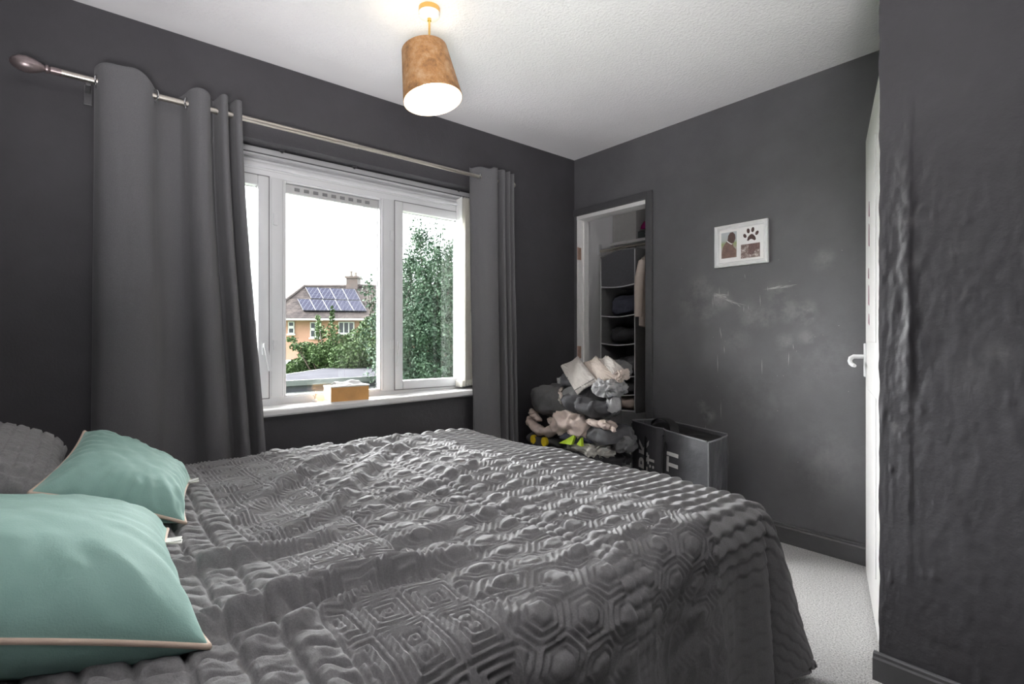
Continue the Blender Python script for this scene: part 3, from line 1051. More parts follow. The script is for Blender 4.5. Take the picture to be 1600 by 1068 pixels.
# creased cloth in the ruched head band
Hh = Hh + w1 * hang_fade * (0.006 * (1 - np.abs(2 * fbm(cu * 30, cv * 13, 97, 3) - 1)) + 0.005 * (fbm(cu * 55, cv * 40, 99, 2) - 0.5))
# gathered ripples running along the bed
Hh = Hh + hang_fade * (0.25 * (w1 + w2) + 0.85 * w3) * 0.0075 * (1 - np.abs(2 * fbm(cu * 26 + 1.5 * fbm(cu * 6, cv * 6, 5), cv * 5.0, 95, 2) - 1)) ** 2
# long wrinkles
def ridge(poly, A, w, wneg=None, dpt=0.0):
    """raise cloth along a polyline; steep on the +X side"""
    best = np.full(Xtop.shape, 9.0)
    sgn = np.zeros(Xtop.shape)
    tt = np.zeros(Xtop.shape)
    tot = sum(math.dist(poly[i], poly[i + 1]) for i in range(len(poly) - 1))
    acc = 0.0
    for (ax_, ay_), (bx_, by_) in zip(poly, poly[1:]):
        ex, ey = bx_ - ax_, by_ - ay_
        L2 = ex * ex + ey * ey
        u = np.clip(((Xtop - ax_) * ex + (Yc - ay_) * ey) / L2, 0, 1)
        px_, py_ = Xtop - (ax_ + u * ex), Yc - (ay_ + u * ey)
        dd = np.hypot(px_, py_)
        cr = ex * (Yc - ay_) - ey * (Xtop - ax_)
        up_ = dd < best
        best = np.where(up_, dd, best)
        sgn = np.where(up_, np.sign(cr), sgn)
        tt = np.where(up_, (acc + u * math.sqrt(L2)) / tot, tt)
        acc += math.sqrt(L2)
    fade = np.sin(math.pi * np.clip(tt * 0.86 + 0.07, 0, 1)) ** 0.7
    wl = np.where(sgn > 0, w * 1.9, w)              # gentle towards the window
    return fade * (A * np.exp(-(best / wl) ** 2) - dpt * np.exp(-((best - 2.0 * w) / (1.1 * w)) ** 2) * (sgn <= 0))


Rg = 0
Rg = Rg + ridge([(-0.96, 0.02), (-0.958, .153), (-0.957, .242), (-.97, .315), (-.983, .418), (-.962, .52), (-.95, .66)], 0.034, 0.020, dpt=0.014)
Rg = Rg + ridge([(-1.33, .36), (-1.401, .503), (-1.456, .573), (-1.602, .681), (-1.749, .81), (-1.872, .91), (-2.029, 1.094), (-2.108, 1.27)], 0.026, 0.022, dpt=0.008)
Rg = Rg + ridge([(-1.50, .28), (-1.557, .349), (-1.665, .436), (-1.791, .549), (-1.936, .704), (-2.041, .846), (-2.129, .975), (-2.24, 1.212)], 0.028, 0.022, dpt=0.008)
Rg = Rg + ridge([(-1.24, .08), (-1.241, .2), (-1.23, .283), (-1.24, .346), (-1.249, .406), (-1.263, .48)], 0.026, 0.018, dpt=0.010)
Rg = Rg + ridge([(-0.86, .20), (-0.876, .289), (-.906, .357), (-.94, .42), (-.959, .483), (-.968, .6)], 0.014, 0.014, dpt=0.004)
Rg = Rg + ridge([(-1.10, .50), (-1.12, .60), (-1.10, .75), (-1.13, .92), (-1.11, 1.08)], 0.014, 0.018, dpt=0.004)
Rg = Rg + ridge([(-1.38, .62), (-1.40, .78), (-1.46, .95), (-1.50, 1.15)], 0.012, 0.018, dpt=0.004)
Rg = Rg + ridge([(-0.80, .92), (-0.72, .89), (-0.70, .86)], 0.016, 0.02)
Rg = Rg + ridge([(-0.78, .62), (-0.80, .80), (-0.79, 1.0), (-0.83, 1.22)], 0.010, 0.018, dpt=0.004)
Rg = Rg + ridge([(-1.70, .05), (-1.62, .16), (-1.60, .28)], 0.018, 0.02)
Hh = Hh + Rg * np.exp(-(rr / 0.25) ** 2)
# loose folds down the hanging sides
arc_s = np.where(b_f > 0, np.where(a_r > 0, YE + phi * 0.30, YE + 0.47 + (W_top - Sg)), Tg)
hang = sstep(0.07, 0.35, rr)
Hh = Hh + hang * (0.016 * np.sin(arc_s * 21 + 2.2 * fbm(arc_s * 3, rr * 2, 81)) + 0.014 * (fbm(arc_s * 11, rr * 3, 83) - 0.5))
# seam folds at the corner
Hh = Hh + hang * 0.020 * (np.exp(-((deg - 24) / 5) ** 2) * -1.2 + np.exp(-((deg - 12) / 6) ** 2) * 1.0) * ((a_r > 0) & (b_f > 0))

dU = np.gradient(P0, axis=0)
dV = np.gradient(P0, axis=1)
N = np.cross(dU, dV)
N /= np.linalg.norm(N, axis=-1, keepdims=True) + 1e-9
P1 = P0 + N * Hh[..., None]
P1[..., 2] = np.maximum(P1[..., 2], 0.006)
ns, nt = Sg.shape
sp_me = smooth(arr_mesh('bedspread', P1.reshape(-1, 3), grid_faces(ns, nt)))
spread = new_obj('bedspread', sp_me, M_QUILT)
tag(spread, 'charcoal quilted bedspread with stitched hexagon and ruched bands over the bed', 'bedspread')


# ------------------------------------------------------------------ cushions
def pillow_mesh(c, T, tb=0.6, pinch=0.10, n=70, q=0.5, pw=3.0, wr=0.004, seed=1, sag=None):
    """closed puffed shape over four corner points c (00,10,11,01); returns mesh and seam loop"""
    c = [np.array(x, float) for x in c]
    u = np.sin(np.linspace(-1, 1, n) * math.pi / 2)
    U, V = np.meshgrid(u, u, indexing='ij')
    Up = U * (1 - pinch * (1 - V ** 2) * np.abs(U) ** 2)
    Vp = V * (1 - pinch * (1 - U ** 2) * np.abs(V) ** 2)
    a, b_ = (Up + 1) / 2, (Vp + 1) / 2
    base = (c[0] * ((1 - a) * (1 - b_))[..., None] + c[1] * (a * (1 - b_))[..., None] + c[2] * (a * b_)[..., None] + c[3] * ((1 - a) * b_)[..., None])
    nrm = np.cross(c[1] - c[0] + c[2] - c[3], c[3] - c[0] + c[2] - c[1])
    nrm /= np.linalg.norm(nrm)
    if sag is not None:
        base = base + nrm * (sag(U, V))[..., None]
    th = T * (np.clip(1 - np.abs(U) ** pw, 0, 1) * np.clip(1 - np.abs(V) ** pw, 0, 1)) ** q
    # wrinkles running in from the corners and edges
    ed = np.minimum(1 - np.abs(U), 1 - np.abs(V))
    ang = np.arctan2(V, U)
    wk = wr * np.exp(-(ed / 0.35) ** 2) * (np.sin(ang * 26 + 5 * fbm(U * 2, V * 2, seed)) * fbm(U * 3, V * 3, seed + 3) * 1.6) * sstep(0, 0.06, ed)
    wk = wk + wr * 1.6 * (fbm(U * 3.2, V * 3.2, seed + 6) - 0.5) * sstep(0, 0.2, ed) + wr * 0.8 * (1 - np.abs(2 * fbm(U * 4, V * 4, seed + 9) - 1)) * sstep(0, 0.25, ed)
    top_ = base + nrm * (th + wk)[..., None]
    bot_ = base - nrm * (th * tb)[..., None]
    F1 = grid_faces(n, n)
    Vv = np.concatenate([top_.reshape(-1, 3), bot_.reshape(-1, 3)])
    o2 = n * n
    ri = np.array(list(range(0, n)) + [i * n + n - 1 for i in range(1, n)] + [(n - 1) * n + j for j in range(n - 2, -1, -1)] + [i * n for i in range(n - 2, 0, -1)])
    rn = np.roll(ri, -1)
    Fr = np.stack([ri, ri + o2, rn + o2, rn], -1)
    Fa = np.concatenate([F1, F1[:, ::-1] + o2, Fr])
    me = smooth(arr_mesh('cover', Vv, Fa))
    seam = base.reshape(-1, 3)[ri]
    return me, seam, nrm


def closed_tube(pts, r, m, name, seg=8):
    pts = np.asarray(pts)
    n = len(pts)
    t_ = np.roll(pts, -1, 0) - np.roll(pts, 1, 0)
    t_ /= np.linalg.norm(t_, axis=1, keepdims=True) + 1e-9
    ref = np.array([0.1, 0.2, 1.0])
    n1 = np.cross(t_, ref)
    n1 /= np.linalg.norm(n1, axis=1, keepdims=True) + 1e-9
    n2 = np.cross(t_, n1)
    an = np.linspace(0, 2 * math.pi, seg, endpoint=False)
    V_ = pts[:, None, :] + r * (n1[:, None, :] * np.cos(an)[None, :, None] + n2[:, None, :] * np.sin(an)[None, :, None])
    i, j = np.meshgrid(np.arange(n), np.arange(seg), indexing='ij')
    F_ = np.stack([i * seg + j, ((i + 1) % n) * seg + j, ((i + 1) % n) * seg + (j + 1) % seg, i * seg + (j + 1) % seg], -1).reshape(-1, 4)
    return new_obj(name, smooth(arr_mesh(name, V_.reshape(-1, 3), F_)), m)


def cushion(name, label, cat, corners, T, tb, m, piping=None, tags=(), loc=None, **kw):
    me, seam, nrm = pillow_mesh(corners, T, tb, **kw)
    cc = np.mean(np.array(corners), 0)
    root = thing(name, label, cat, (cc[0], cc[1], min(c[2] for c in corners) - 0.01))
    cv_o = new_obj('cover', me, m)
    ps = [cv_o]
    if piping is not None:
        keep = seam[::2]
        ps.append(closed_tube(keep, 0.0045, piping, 'piping'))
    for (pos, d, s, rot) in tags:
        d = Vector(d).normalized()
        sd = d.cross(Vector((0, 0, 1))).normalized()
        upv = sd.cross(d)
        tb_ = MB()
        for k in range(2):
            o0 = Vector(pos) + upv * (0.004 * k)
            dd = (d + sd * (0.35 * k - 0.1) + upv * (0.2 * k)).normalized()
            tb_.hexa([o0 - sd * s * .45, o0 + dd * s - sd * s * .45, o0 + dd * s + sd * s * .45, o0 + sd * s * .45,
                      o0 - sd * s * .45 + upv * .0012, o0 + dd * s - sd * s * .45 + upv * .0012 - upv * .004, o0 + dd * s + sd * s * .45 + upv * .0012 - upv * .004, o0 + sd * s * .45 + upv * .0012])
        ps.append(tb_.build('care_tag', M_LABEL))
    rebase(root, ps)
    return root


# near cushion: corners (head-window, foot-window, foot-room, head-room)
cushion('cushion', 'large teal velvet cushion with beige piping nearest the camera on the bed', 'cushion',
        [(-1.50, -0.40, 0.690), (-0.965, -0.42, 0.775), (-0.885, 0.150, 0.603), (-1.45, 0.160, 0.618)], 0.118, 0.80, M_TEAL, M_PIPING,
        [((-1.345, 0.146, 0.622), (0.2, 1, -0.10), 0.030, 0)], seed=4, wr=0.006, pinch=0.09)
cushion('cushion', 'smaller teal velvet cushion with beige piping farther back by the curtain', 'cushion',
        [(-2.10, 0.015, 0.775), (-1.60, -0.085, 0.715), (-1.515, 0.205, 0.605), (-1.925, 0.275, 0.615)], 0.072, 0.7, M_TEAL, M_PIPING,
        [((-1.875, 0.262, 0.62), (0.1, 1, 0.05), 0.028, 0)], seed=14, wr=0.006, pinch=0.09, q=0.55)


# quilted dark pillow shams
def sham(label, corners, T, seed):
    me, seam, nrm = pillow_mesh(corners, T, 0.9, 0.05, n=150, q=0.5, wr=0.004, seed=seed)
    n = 150
    u = np.sin(np.linspace(-1, 1, n) * math.pi / 2)
    U, V_ = np.meshgrid(u, u, indexing='ij')
    rel = 0.008 * (1 - np.maximum(groove(lines(V_ * 0.35 + 0.008 * fbm(U * 5, V_ * 5, seed), 0.055), 0.005), 0.8 * groove(lines(U * 0.26 + 0.02 * fbm(U * 3, V_ * 6, seed + 2), 0.04), 0.006)))
    rel = rel + 0.004 * np.abs(np.sin(U * 40 + V_ * 6))
    co = np.empty(len(me.vertices) * 3, np.float32)
    me.vertices.foreach_get('co', co)
    co = co.reshape(-1, 3)
    co[:n * n] += nrm.astype(np.float32) * (rel.reshape(-1, 1)).astype(np.float32)
    me.vertices.foreach_set('co', co.ravel())
    me.update()
    o = new_obj('pillow', me, M_QUILT)
    tag(o, label, 'pillow')
    return o


sham('charcoal quilted pillow propped at the bed head by the curtain', [(-2.36, -0.42, 0.80), (-1.62, -0.44, 0.80), (-1.66, -0.03, 0.66), (-2.32, -0.03, 0.68)], 0.085, 5)

# ------------------------------------------------------------------ tissue box on the sill
M_BAMBOO = mat('orange_bamboo', (0.62, 0.32, 0.10, 1), 0.45, var=0.12, nscale=14, bump=0.05, bscale=60)
M_BAMBOO_END = mat('pale_bamboo', (0.72, 0.52, 0.36, 1), 0.5, var=0.08, nscale=14)
M_TISSUE = mat('pale_grey_paper', (0.60, 0.60, 0.60, 1), 0.8, var=0.05, bump=0.2, bscale=40)
zb0 = 0.733
tbx = thing('tissue_box', 'orange bamboo tissue box with white lid and grey paper on the window sill', 'box', (-2.72, 1.105, zb0), math.radians(2))
MB().box(-0.05, 0.045, -0.098, 0.112, 0.004, 0.080, 0.002).build('body', M_BAMBOO, tbx)
MB().box(-0.049, 0.044, -0.1000, -0.0975, 0.005, 0.079).build('end_panel', M_BAMBOO_END, tbx)
MB().box(-0.053, 0.049, -0.103, 0.117, -0.002, 0.005, 0.001).build('base_plate', M_LABEL, tbx)
MB().box(-0.053, 0.048, -0.102, 0.116, 0.079, 0.087, 0.002).build('lid', M_LABEL, tbx)
n1, n2 = 24, 14
U, V_ = np.meshgrid(np.linspace(-1, 1, n1), np.linspace(-1, 1, n2), indexing='ij')
Zt = 0.088 + 0.024 * np.exp(-((V_ + 0.1) / 0.55) ** 2) * (0.8 + 0.2 * U) + 0.004 * np.sin(U * 5 + V_ * 3)
Vt = np.stack([0.040 * V_ - 0.002, 0.070 * U + 0.006 + 0.012 * V_, Zt], -1)
Vb = Vt - np.array([0, 0, 0.0015])
F1 = grid_faces(n1, n2)
new_obj('tissue', smooth(arr_mesh('tissue', np.concatenate([Vt.reshape(-1, 3), Vb.reshape(-1, 3)]), np.concatenate([F1, F1[:, ::-1] + n1 * n2]))), M_TISSUE, tbx)
# small plant ornament glimpsed behind the box
orn = thing('ornament', 'tiny pale ornament on the sill left of the tissue box', 'ornament', (-2.79, 0.965, 0.731))
MB().lathe([(0.0, 0), (0.012, 0), (0.014, 0.010), (0.008, 0.018), (0.0, 0.019)], (0, 0, 0), (0, 0, 1), 16).build('base', M_LABEL, orn, True)
MB().tube([(0, 0, 0.015), (0.001, 0.002, 0.035), (0, 0.004, 0.058)], [0.004, 0.003, 0.0015], 8).tube([(0, 0.0, 0.03), (0, 0.012, 0.044)], 0.002, 6).tube([(0, 0.0, 0.028), (0, -0.010, 0.038)], 0.002, 6).build('figure', M_PIPING, orn, True)

# ------------------------------------------------------------------ picture frame
PXa, PXb, PZa, PZb = -1.566, -1.262, 1.477, 1.713
M_FRAME = mat('silver_white_frame', (0.86, 0.86, 0.86, 1), 0.3, 0.15, var=0.06, nscale=20)
M_MAT = mat('white_mount', (0.90, 0.89, 0.88, 1), 0.8, var=0.02)
pf = thing('picture_frame', 'white framed picture with dog photo and paw print on the dark wall', 'picture', ((PXa + PXb) / 2, YB, PZa))
parts = []
w = 0.026
yo = YB - 0.016
for k, quad in enumerate(([(PXa, PZa), (PXb, PZa), (PXb - w, PZa + w), (PXa + w, PZa + w)], [(PXb, PZa), (PXb, PZb), (PXb - w, PZb - w), (PXb - w, PZa + w)],
                          [(PXb, PZb), (PXa, PZb), (PXa + w, PZb - w), (PXb - w, PZb - w)], [(PXa, PZb), (PXa, PZa), (PXa + w, PZa + w), (PXa + w, PZb - w)])):
    (ax_, az_), (bx_, bz_), (cx_, cz_), (dx_, dz_) = quad
    b = MB()
    # moulding: outer edge high, step, sloping in
    lv = [(0.0, 0.0), (0.0, 0.016), (0.25, 0.019), (0.55, 0.013), (0.75, 0.015), (1.0, 0.007), (1.0, 0.0)]
    A = [b.bm.verts.new((ax_ + (dx_ - ax_) * s, YB - 0.0005 - hgt, az_ + (dz_ - az_) * s)) for s, hgt in lv]
    Bq = [b.bm.verts.new((bx_ + (cx_ - bx_) * s, YB - 0.0005 - hgt, bz_ + (cz_ - bz_) * s)) for s, hgt in lv]
    for i in range(len(lv)):
        j = (i + 1) % len(lv)
        b.bm.faces.new((A[i], A[j], Bq[j], Bq[i]))
    b.bm.faces.new(A[::-1])
    b.bm.faces.new(Bq)
    parts.append(b.build('frame_side', M_FRAME))
parts.append(MB().box(PXa + w - 0.002, PXb - w + 0.002, YB - 0.006, YB - 0.001, PZa + w - 0.002, PZb - w + 0.002).build('mount', M_MAT))


def flat(name, pts, y, m):
    """flat printed shape lying on the mount"""
    b = MB()
    b.prism([(x, y, z) for x, z in pts], (0, 0.0003, 0))
    o = b.build(name, m)
    parts.append(o)
    return o


def unit(pts, x0, x1, z0, z1):
    return [(x0 + (x1 - x0) * u, z0 + (z1 - z0) * v_) for u, v_ in pts]


def blob(cx, cz, rx, rz, rot=0, n=18):
    c_, s_ = math.cos(rot), math.sin(rot)
    return [(cx + rx * math.cos(a) * c_ - rz * math.sin(a) * s_, cz + rx * math.cos(a) * s_ + rz * math.sin(a) * c_) for a in [2 * math.pi * k / n for k in range(n)]]


yp = YB - 0.0064
ph = (PXa + 0.037, PXa + 0.128, PZa + 0.050, PZa + 0.196)
t = NT('photo_garden_blur')
sep = t.n('ShaderNodeSeparateXYZ')
t.l(t.tc.outputs['Generated'], sep.inputs[0])
t.l(t.ramp(sep.outputs['Z'], [(0.0, srgb(150, 140, 135)), (0.35, srgb(175, 165, 155)), (0.55, srgb(150, 160, 110)), (0.7, srgb(185, 190, 190)), (1.0, srgb(190, 195, 200))]), t.b.inputs['Base Color'])
M_PHOTO1 = t.m
pr = flat('photo_print', unit([(0, 0), (1, 0), (1, 1), (0, 1)], *ph), yp, M_PHOTO1)
M_DOG = mat('print_brown', srgb(122, 95, 86), 0.6, var=0.25, nscale=60)
M_DOGD = mat('print_dark_brown', srgb(88, 66, 62), 0.6, var=0.2, nscale=80)
M_INK = mat('print_ink', srgb(72, 48, 46), 0.6, var=0.3, nscale=300)
flat('dog_body', unit([(0.06, 0.0), (0.95, 0.0), (0.98, 0.28), (0.80, 0.42), (0.74, 0.60), (0.50, 0.64), (0.36, 0.66), (0.12, 0.46), (0.03, 0.2)], *ph), yp - 0.0004, M_DOG)
flat('dog_head', unit([(0.40, 0.62), (0.46, 0.86), (0.58, 0.97), (0.76, 0.98), (0.90, 0.88), (0.93, 0.72), (0.82, 0.56), (0.62, 0.54)], *ph), yp - 0.0008, M_DOGD)
flat('dog_collar', unit([(0.36, 0.645), (0.40, 0.67), (0.66, 0.545), (0.74, 0.545), (0.72, 0.51), (0.64, 0.51)], *ph), yp - 0.0011, M_MAT)
# paw print
pc = (PXa + 0.211, PZa + 0.155)
for (dx_, dz_, rx, rz, rt) in ((-0.036, 0.006, 0.0085, 0.0125, 0.5), (-0.017, 0.031, 0.0085, 0.014, 0.15), (0.008, 0.034, 0.0085, 0.014, -0.15), (0.031, 0.013, 0.0085, 0.0125, -0.5)):
    flat('paw_toe', blob(pc[0] + dx_, pc[1] + dz_, rx, rz, rt), yp, M_INK)
flat('paw_pad', [(pc[0] + x * 0.0011, pc[1] + z * 0.0011) for x, z in ((-22, -20), (-14, -22), (-8, -16), (0, -14), (8, -18), (16, -24), (23, -19), (20, -6), (10, 6), (2, 11), (-8, 7), (-18, -4))], yp, M_INK)
ph2 = (PXa + 0.152, PXa + 0.258, PZa + 0.037, PZa + 0.114)
t = NT('photo_tabby_print')
t.l(t.ramp(t.noise(70, 6, 0.75), [(0.3, srgb(66, 48, 46)), (0.5, srgb(132, 112, 106)), (0.62, srgb(215, 205, 200))]), t.b.inputs['Base Color'])
flat('photo_print', unit([(0, 0), (1, 0), (1, 1), (0, 1)], *ph2), yp, t.m)
flat('photo_fur', unit([(0.38, 0.30), (0.62, 0.18), (0.80, 0.55), (1, 0.60), (1, 1), (0.42, 1)], *ph2), yp - 0.0004, mat('print_tabby', srgb(105, 80, 76), 0.6, var=0.5, nscale=120))
rebase(pf, parts)

# ------------------------------------------------------------------ door ajar at the right
hx, hy, th = -0.520, 2.10, math.radians(19.0)
door = thing('door_1', 'x', 'door', (hx, hy, 0.0), th)
del door['label'], door['category']
struct(door)
MB().box(-0.04, 0.0, 0.0, 0.715, 0.012, 1.968, 0.003).build('leaf', M_DOORWHITE, door)
b = MB()
for z0, z1 in ((0.20, 0.85), (1.05, 1.80)):
    b.box(-0.0435, -0.039, 0.12, 0.60, z0, z1, 0.003)
b.build('panel', M_DOORWHITE, door)
hb = MB()
hb.box(-0.049, -0.039, 0.655, 0.697, 0.895, 1.045, 0.003)
ho = hb.build('handle_plate', M_UPVC, door)
hb = MB()
hb.tube([(-0.044, 0.672, 0.985), (-0.088, 0.672, 0.985), (-0.099, 0.668, 0.978), (-0.103, 0.655, 0.965), (-0.100, 0.630, 0.955), (-0.094, 0.590, 0.950), (-0.088, 0.562, 0.948)],
        [0.010, 0.010, 0.010, 0.009, 0.009, 0.009, 0.007], 12)
hb.build('lever', M_UPVC, ho, True)
# stickers left on the door edge
stk = mat('torn_sticker', srgb(120, 60, 85), 0.6, var=0.5, nscale=40)
b = MB()
for z, hgt, y in ((1.56, 0.07, 0.40), (1.44, 0.10, 0.405), (1.31, 0.05, 0.43), (1.20, 0.09, 0.42), (1.12, 0.05, 0.41)):
    b.prism([(-0.0437, y, z), (-0.0437, y + 0.05, z + 0.01), (-0.0437, y + 0.035, z + hgt), (-0.0437, y + 0.012, z + hgt * 0.9)], (-0.0006, 0, 0))
b.build('sticker_scraps', stk, door)
b = MB()
b.box(PX, PX + 0.1, PY + 0.10, PY + 0.165, 0, 2.0)
b.box(PX, PX + 0.1, PY + 0.165, YB, 1.985, 2.03)
b.box(PX - 0.004, PX + 0.03, PY + 0.10, PY + 0.155, 0, 2.03)
struct(b.build('trim_4', M_DOORWHITE))

# ------------------------------------------------------------------ closet contents
shelf = MB().box(-2.718, -1.452, 3.30, 3.449, 1.816, 1.840, 0.002).build('shelf', M_DOORWHITE)
tag(shelf, 'white shelf across the top of the closet', 'shelf')
bx = thing('storage_box', 'grey card box standing on the closet shelf', 'box', (-2.59, 3.38, 1.8405))
MB().box(-0.115, 0.115, -0.068, 0.062, 0.0, 0.245, 0.002).build('body', M_GREYCARD, bx)
MB().box(-0.118, 0.118, -0.071, 0.064, 0.243, 0.29, 0.002).build('lid', M_GREYCARD, bx)
bx2 = thing('folder', 'dark grey folder box on the closet shelf beside the grey card box', 'box', (-2.36, 3.385, 1.8405))
MB().box(-0.10, 0.12, -0.07, 0.06, 0.0, 0.055, 0.002).build('body', M_DARKCARD, bx2)
MB().box(-0.035, 0.005, -0.0712, -0.0700, 0.024, 0.030).build('clasp', M_LABEL, bx2)
mg = cushion('pouch', 'magenta fabric pouch on the dark folder box in the closet', 'pouch', [(-2.45, 3.33, 1.915), (-2.29, 3.33, 1.915), (-2.29, 3.43, 1.985), (-2.45, 3.43, 1.985)], 0.042, 0.5, M_MAGENTA, seed=21, n=30)
bt = thing('bottle', 'pale pink bottle behind the magenta pouch on the closet shelf', 'bottle', (-2.37, 3.428, 1.8955))
MB().lathe([(0, 0), (0.018, 0), (0.020, 0.01), (0.020, 0.13), (0.010, 0.15), (0.010, 0.16), (0, 0.16)], (0, 0, 0), (0, 0, 1), 18).build('body', M_CREAMPINK, bt, True)
MB().lathe([(0.012, 0.158), (0.012, 0.185), (0, 0.185)], (0, 0, 0), (0, 0, 1), 18).build('cap', M_DARKCARD, bt, True)
rail = thing('closet_rail', 'chrome hanging rail under the closet shelf', 'rail', (-2.1, 3.17, 1.76))
MB().tube([(-0.615, 0, 0), (0.645, 0, 0)], 0.011, 12).build('rail', M_CHROME, rail, True)
for x in (-0.6195, 0.642):
    MB().box(x, x + 0.0075, -0.02, 0.02, -0.03, 0.055, 0.002).build('socket', M_UPVC, rail)

M_ORG = mat('dark_grey_fabric', (0.075, 0.075, 0.084, 1), 0.8, var=0.12, nscale=60, bump=0.15, bscale=300)
M_ORGSIDE = mat('grey_fabric_side', (0.16, 0.16, 0.16, 1), 0.8, var=0.12, nscale=60, bump=0.15, bscale=300)
M_TRIM = mat('grey_binding', (0.5, 0.5, 0.51, 1), 0.7, var=0.05)
org = thing('hanging_organiser', 'tall dark grey fabric hanging shelf organiser inside the closet', 'organiser', (-2.405, 3.15, 0.545))
ox0, ox1, oy0, oy1 = -0.155, 0.155, -0.15, 0.15
lv = [0.0, 0.115, 0.245, 0.475, 0.68, 0.895, 1.13]         # shelf heights
MB().box(ox0, ox0 + 0.006, oy0, oy1, 0, 1.125).build('side_panel', M_ORGSIDE, org)
MB().box(ox1 - 0.006, ox1, oy0, oy1, 0, 1.155).build('side_panel', M_ORGSIDE, org)
MB().box(ox0 + 0.006, ox1 - 0.006, oy1 - 0.006, oy1, 0, 1.13).build('back_panel', M_ORG, org)
for k, z in enumerate(lv[:-1]):
    n = 13
    b = MB()
    pts = [(ox0 + 0.006 + (ox1 - ox0 - 0.012) * i / (n - 1), oy0, z - 0.012 * math.sin(math.pi * i / (n - 1)) * (1 if k else 0.3) + 0.012) for i in range(n)]
    poly = pts + [(x, y, z_ + 0.006) for x, y, z_ in pts[::-1]]
    b.prism(poly, (0, oy1 - oy0 - 0.008, 0))
    sh = b.build('shelf_panel', M_ORG, org)
    b = MB()
    b.prism([(x, oy0 - 0.003, z_ - 0.001) for x, y, z_ in pts] + [(x, oy0 - 0.003, z_ + 0.007) for x, y, z_ in pts[::-1]], (0, 0.003, 0))
    b.build('binding', M_TRIM, sh)
# domed top bay, closed flap
n = 15
pts = [(ox0 + (ox1 - ox0) * i / (n - 1), oy0, 1.125 + 0.035 * math.sin(math.pi * 0.5 * min(1, 1.6 * i / (n - 1))) - 0.012 * max(0, (i / (n - 1) - .7))) for i in range(n)]
MB().prism([(ox0, oy0 - 0.0, 0.90), (ox0 + 0.02, oy0, 0.897)] + [(ox1, oy0, 0.90)] + pts[::-1], (0, 0.006, 0)).build('top_flap', M_ORG, org)
MB().prism([(x, oy0 - 0.004, z) for x, y, z in pts] + [(x, oy0 - 0.004, z + 0.008) for x, y, z in pts[::-1]], (0, oy1 - oy0, 0)).build('top_panel', M_ORGSIDE, org)
MB().box(ox1 - 0.004, ox1 + 0.002, oy0 - 0.004, oy0 + 0.002, 0, 1.155).box(ox0 - 0.002, ox0 + 0.004, oy0 - 0.004, oy0 + 0.002, 0, 1.12).build('edge_binding', M_TRIM, org)
for x in (-0.03, 0.05):
    MB().tube([(x, 0, 1.15), (x, 0, 1.205)], 0.006, 8).build('hook_strap', M_ORG, org)


# --- lumpy folded clothes
def lump(name, label, cat, c, r, m, seed, fold=0.25, freq=6.0, rot=0.0, pw=0.75, nu=110, nv=56, rough=0.05, extra=None, parent=None, group=None):
    """one crumpled garment: flattened rounded body with sharp cloth folds"""
    th_ = np.linspace(0, 2 * math.pi, nu, endpoint=False)
    ph_ = np.linspace(-math.pi / 2, math.pi / 2, nv)
    T_, P_ = np.meshgrid(th_, ph_, indexing='ij')
    sg = lambda x: np.sign(x) * np.abs(x) ** pw
    d = np.stack([sg(np.cos(P_)) * sg(np.cos(T_)), sg(np.cos(P_)) * sg(np.sin(T_)), sg(np.sin(P_))], -1)
    out = np.empty(d.shape)
    cr_, sr_ = math.cos(rot), math.sin(rot)
    rx, ry, rz = r
    for i in range(nu):
        for j in range(nv):
            q = d[i, j]
            v = Vector((q[0] * rx, q[1] * ry, q[2] * rz)) * freq
            v += Vector((seed * 3.1, seed * 1.7, seed * 2.3))
            wv = mn.noise_vector(v * 0.7) * 0.6
            n1 = 1 - abs(mn.noise(v + wv)) * 2.4
            n2 = 1 - abs(mn.noise(v * 2.3 + wv * 1.7)) * 2.4
            n3 = mn.noise(v * 0.45)
            n4 = mn.noise(v * 5.0)
            k = 1 + fold * (0.60 * n1 + 0.38 * n2 + 0.10 * n4 - 0.55) + 0.30 * n3
            lat = mn.noise_vector(v * 1.3) * 0.11 * min(1.0, fold * 2.2)
            kk = 0.45 + 0.55 * k
            x, y, z = rx * (q[0] * kk + lat.x), ry * (q[1] * kk + lat.y), rz * (q[2] * k + lat.z * 1.5)
            out[i, j] = (c[0] + x * cr_ - y * sr_, c[1] + x * sr_ + y * cr_, c[2] + z)
    me = smooth(arr_mesh(name, out.reshape(-1, 3), grid_faces(nu, nv, True)))
    o = new_obj(name, me, m, parent)
    if label:
        o.data.transform(Matrix.Translation((-c[0], -c[1], -c[2])))
        o.location = c
        tag(o, label, cat, group)
    return o


def cloth(name, color, var=0.08, rough=0.85):
    return mat(name, color, rough, var=var, nscale=25, bump=0.3, bscale=45, bdist=0.006)


M_BEIGE = cloth('beige_cotton', (0.47, 0.44, 0.41, 1))
M_BEIGE2 = cloth('warm_beige_cotton', (0.50, 0.43, 0.38, 1))
M_BLUSH = cloth('blush_cotton', (0.58, 0.48, 0.43, 1), 0.12)
M_GREYM = cloth('grey_marl', (0.125, 0.125, 0.128, 1), 0.12)
M_CHAR = cloth('charcoal_jersey', (0.085, 0.085, 0.092, 1), 0.1)
M_BLACKC = cloth('black_jersey', (0.035, 0.035, 0.038, 1), 0.1)
M_NAVY = cloth('navy_jersey', (0.055, 0.058, 0.085, 1), 0.1)
M_WHITEC = cloth('off_white_cotton', (0.55, 0.53, 0.49, 1), 0.15)
M_PALEG = cloth('pale_grey_knit', (0.36, 0.36, 0.365, 1), 0.1)
M_LIME = mat('lime_print', (0.42, 0.60, 0.02, 1), 0.6, var=0.1)
M_YELLOW = mat('yellow_print', (0.75, 0.55, 0.02, 1), 0.6, var=0.1)

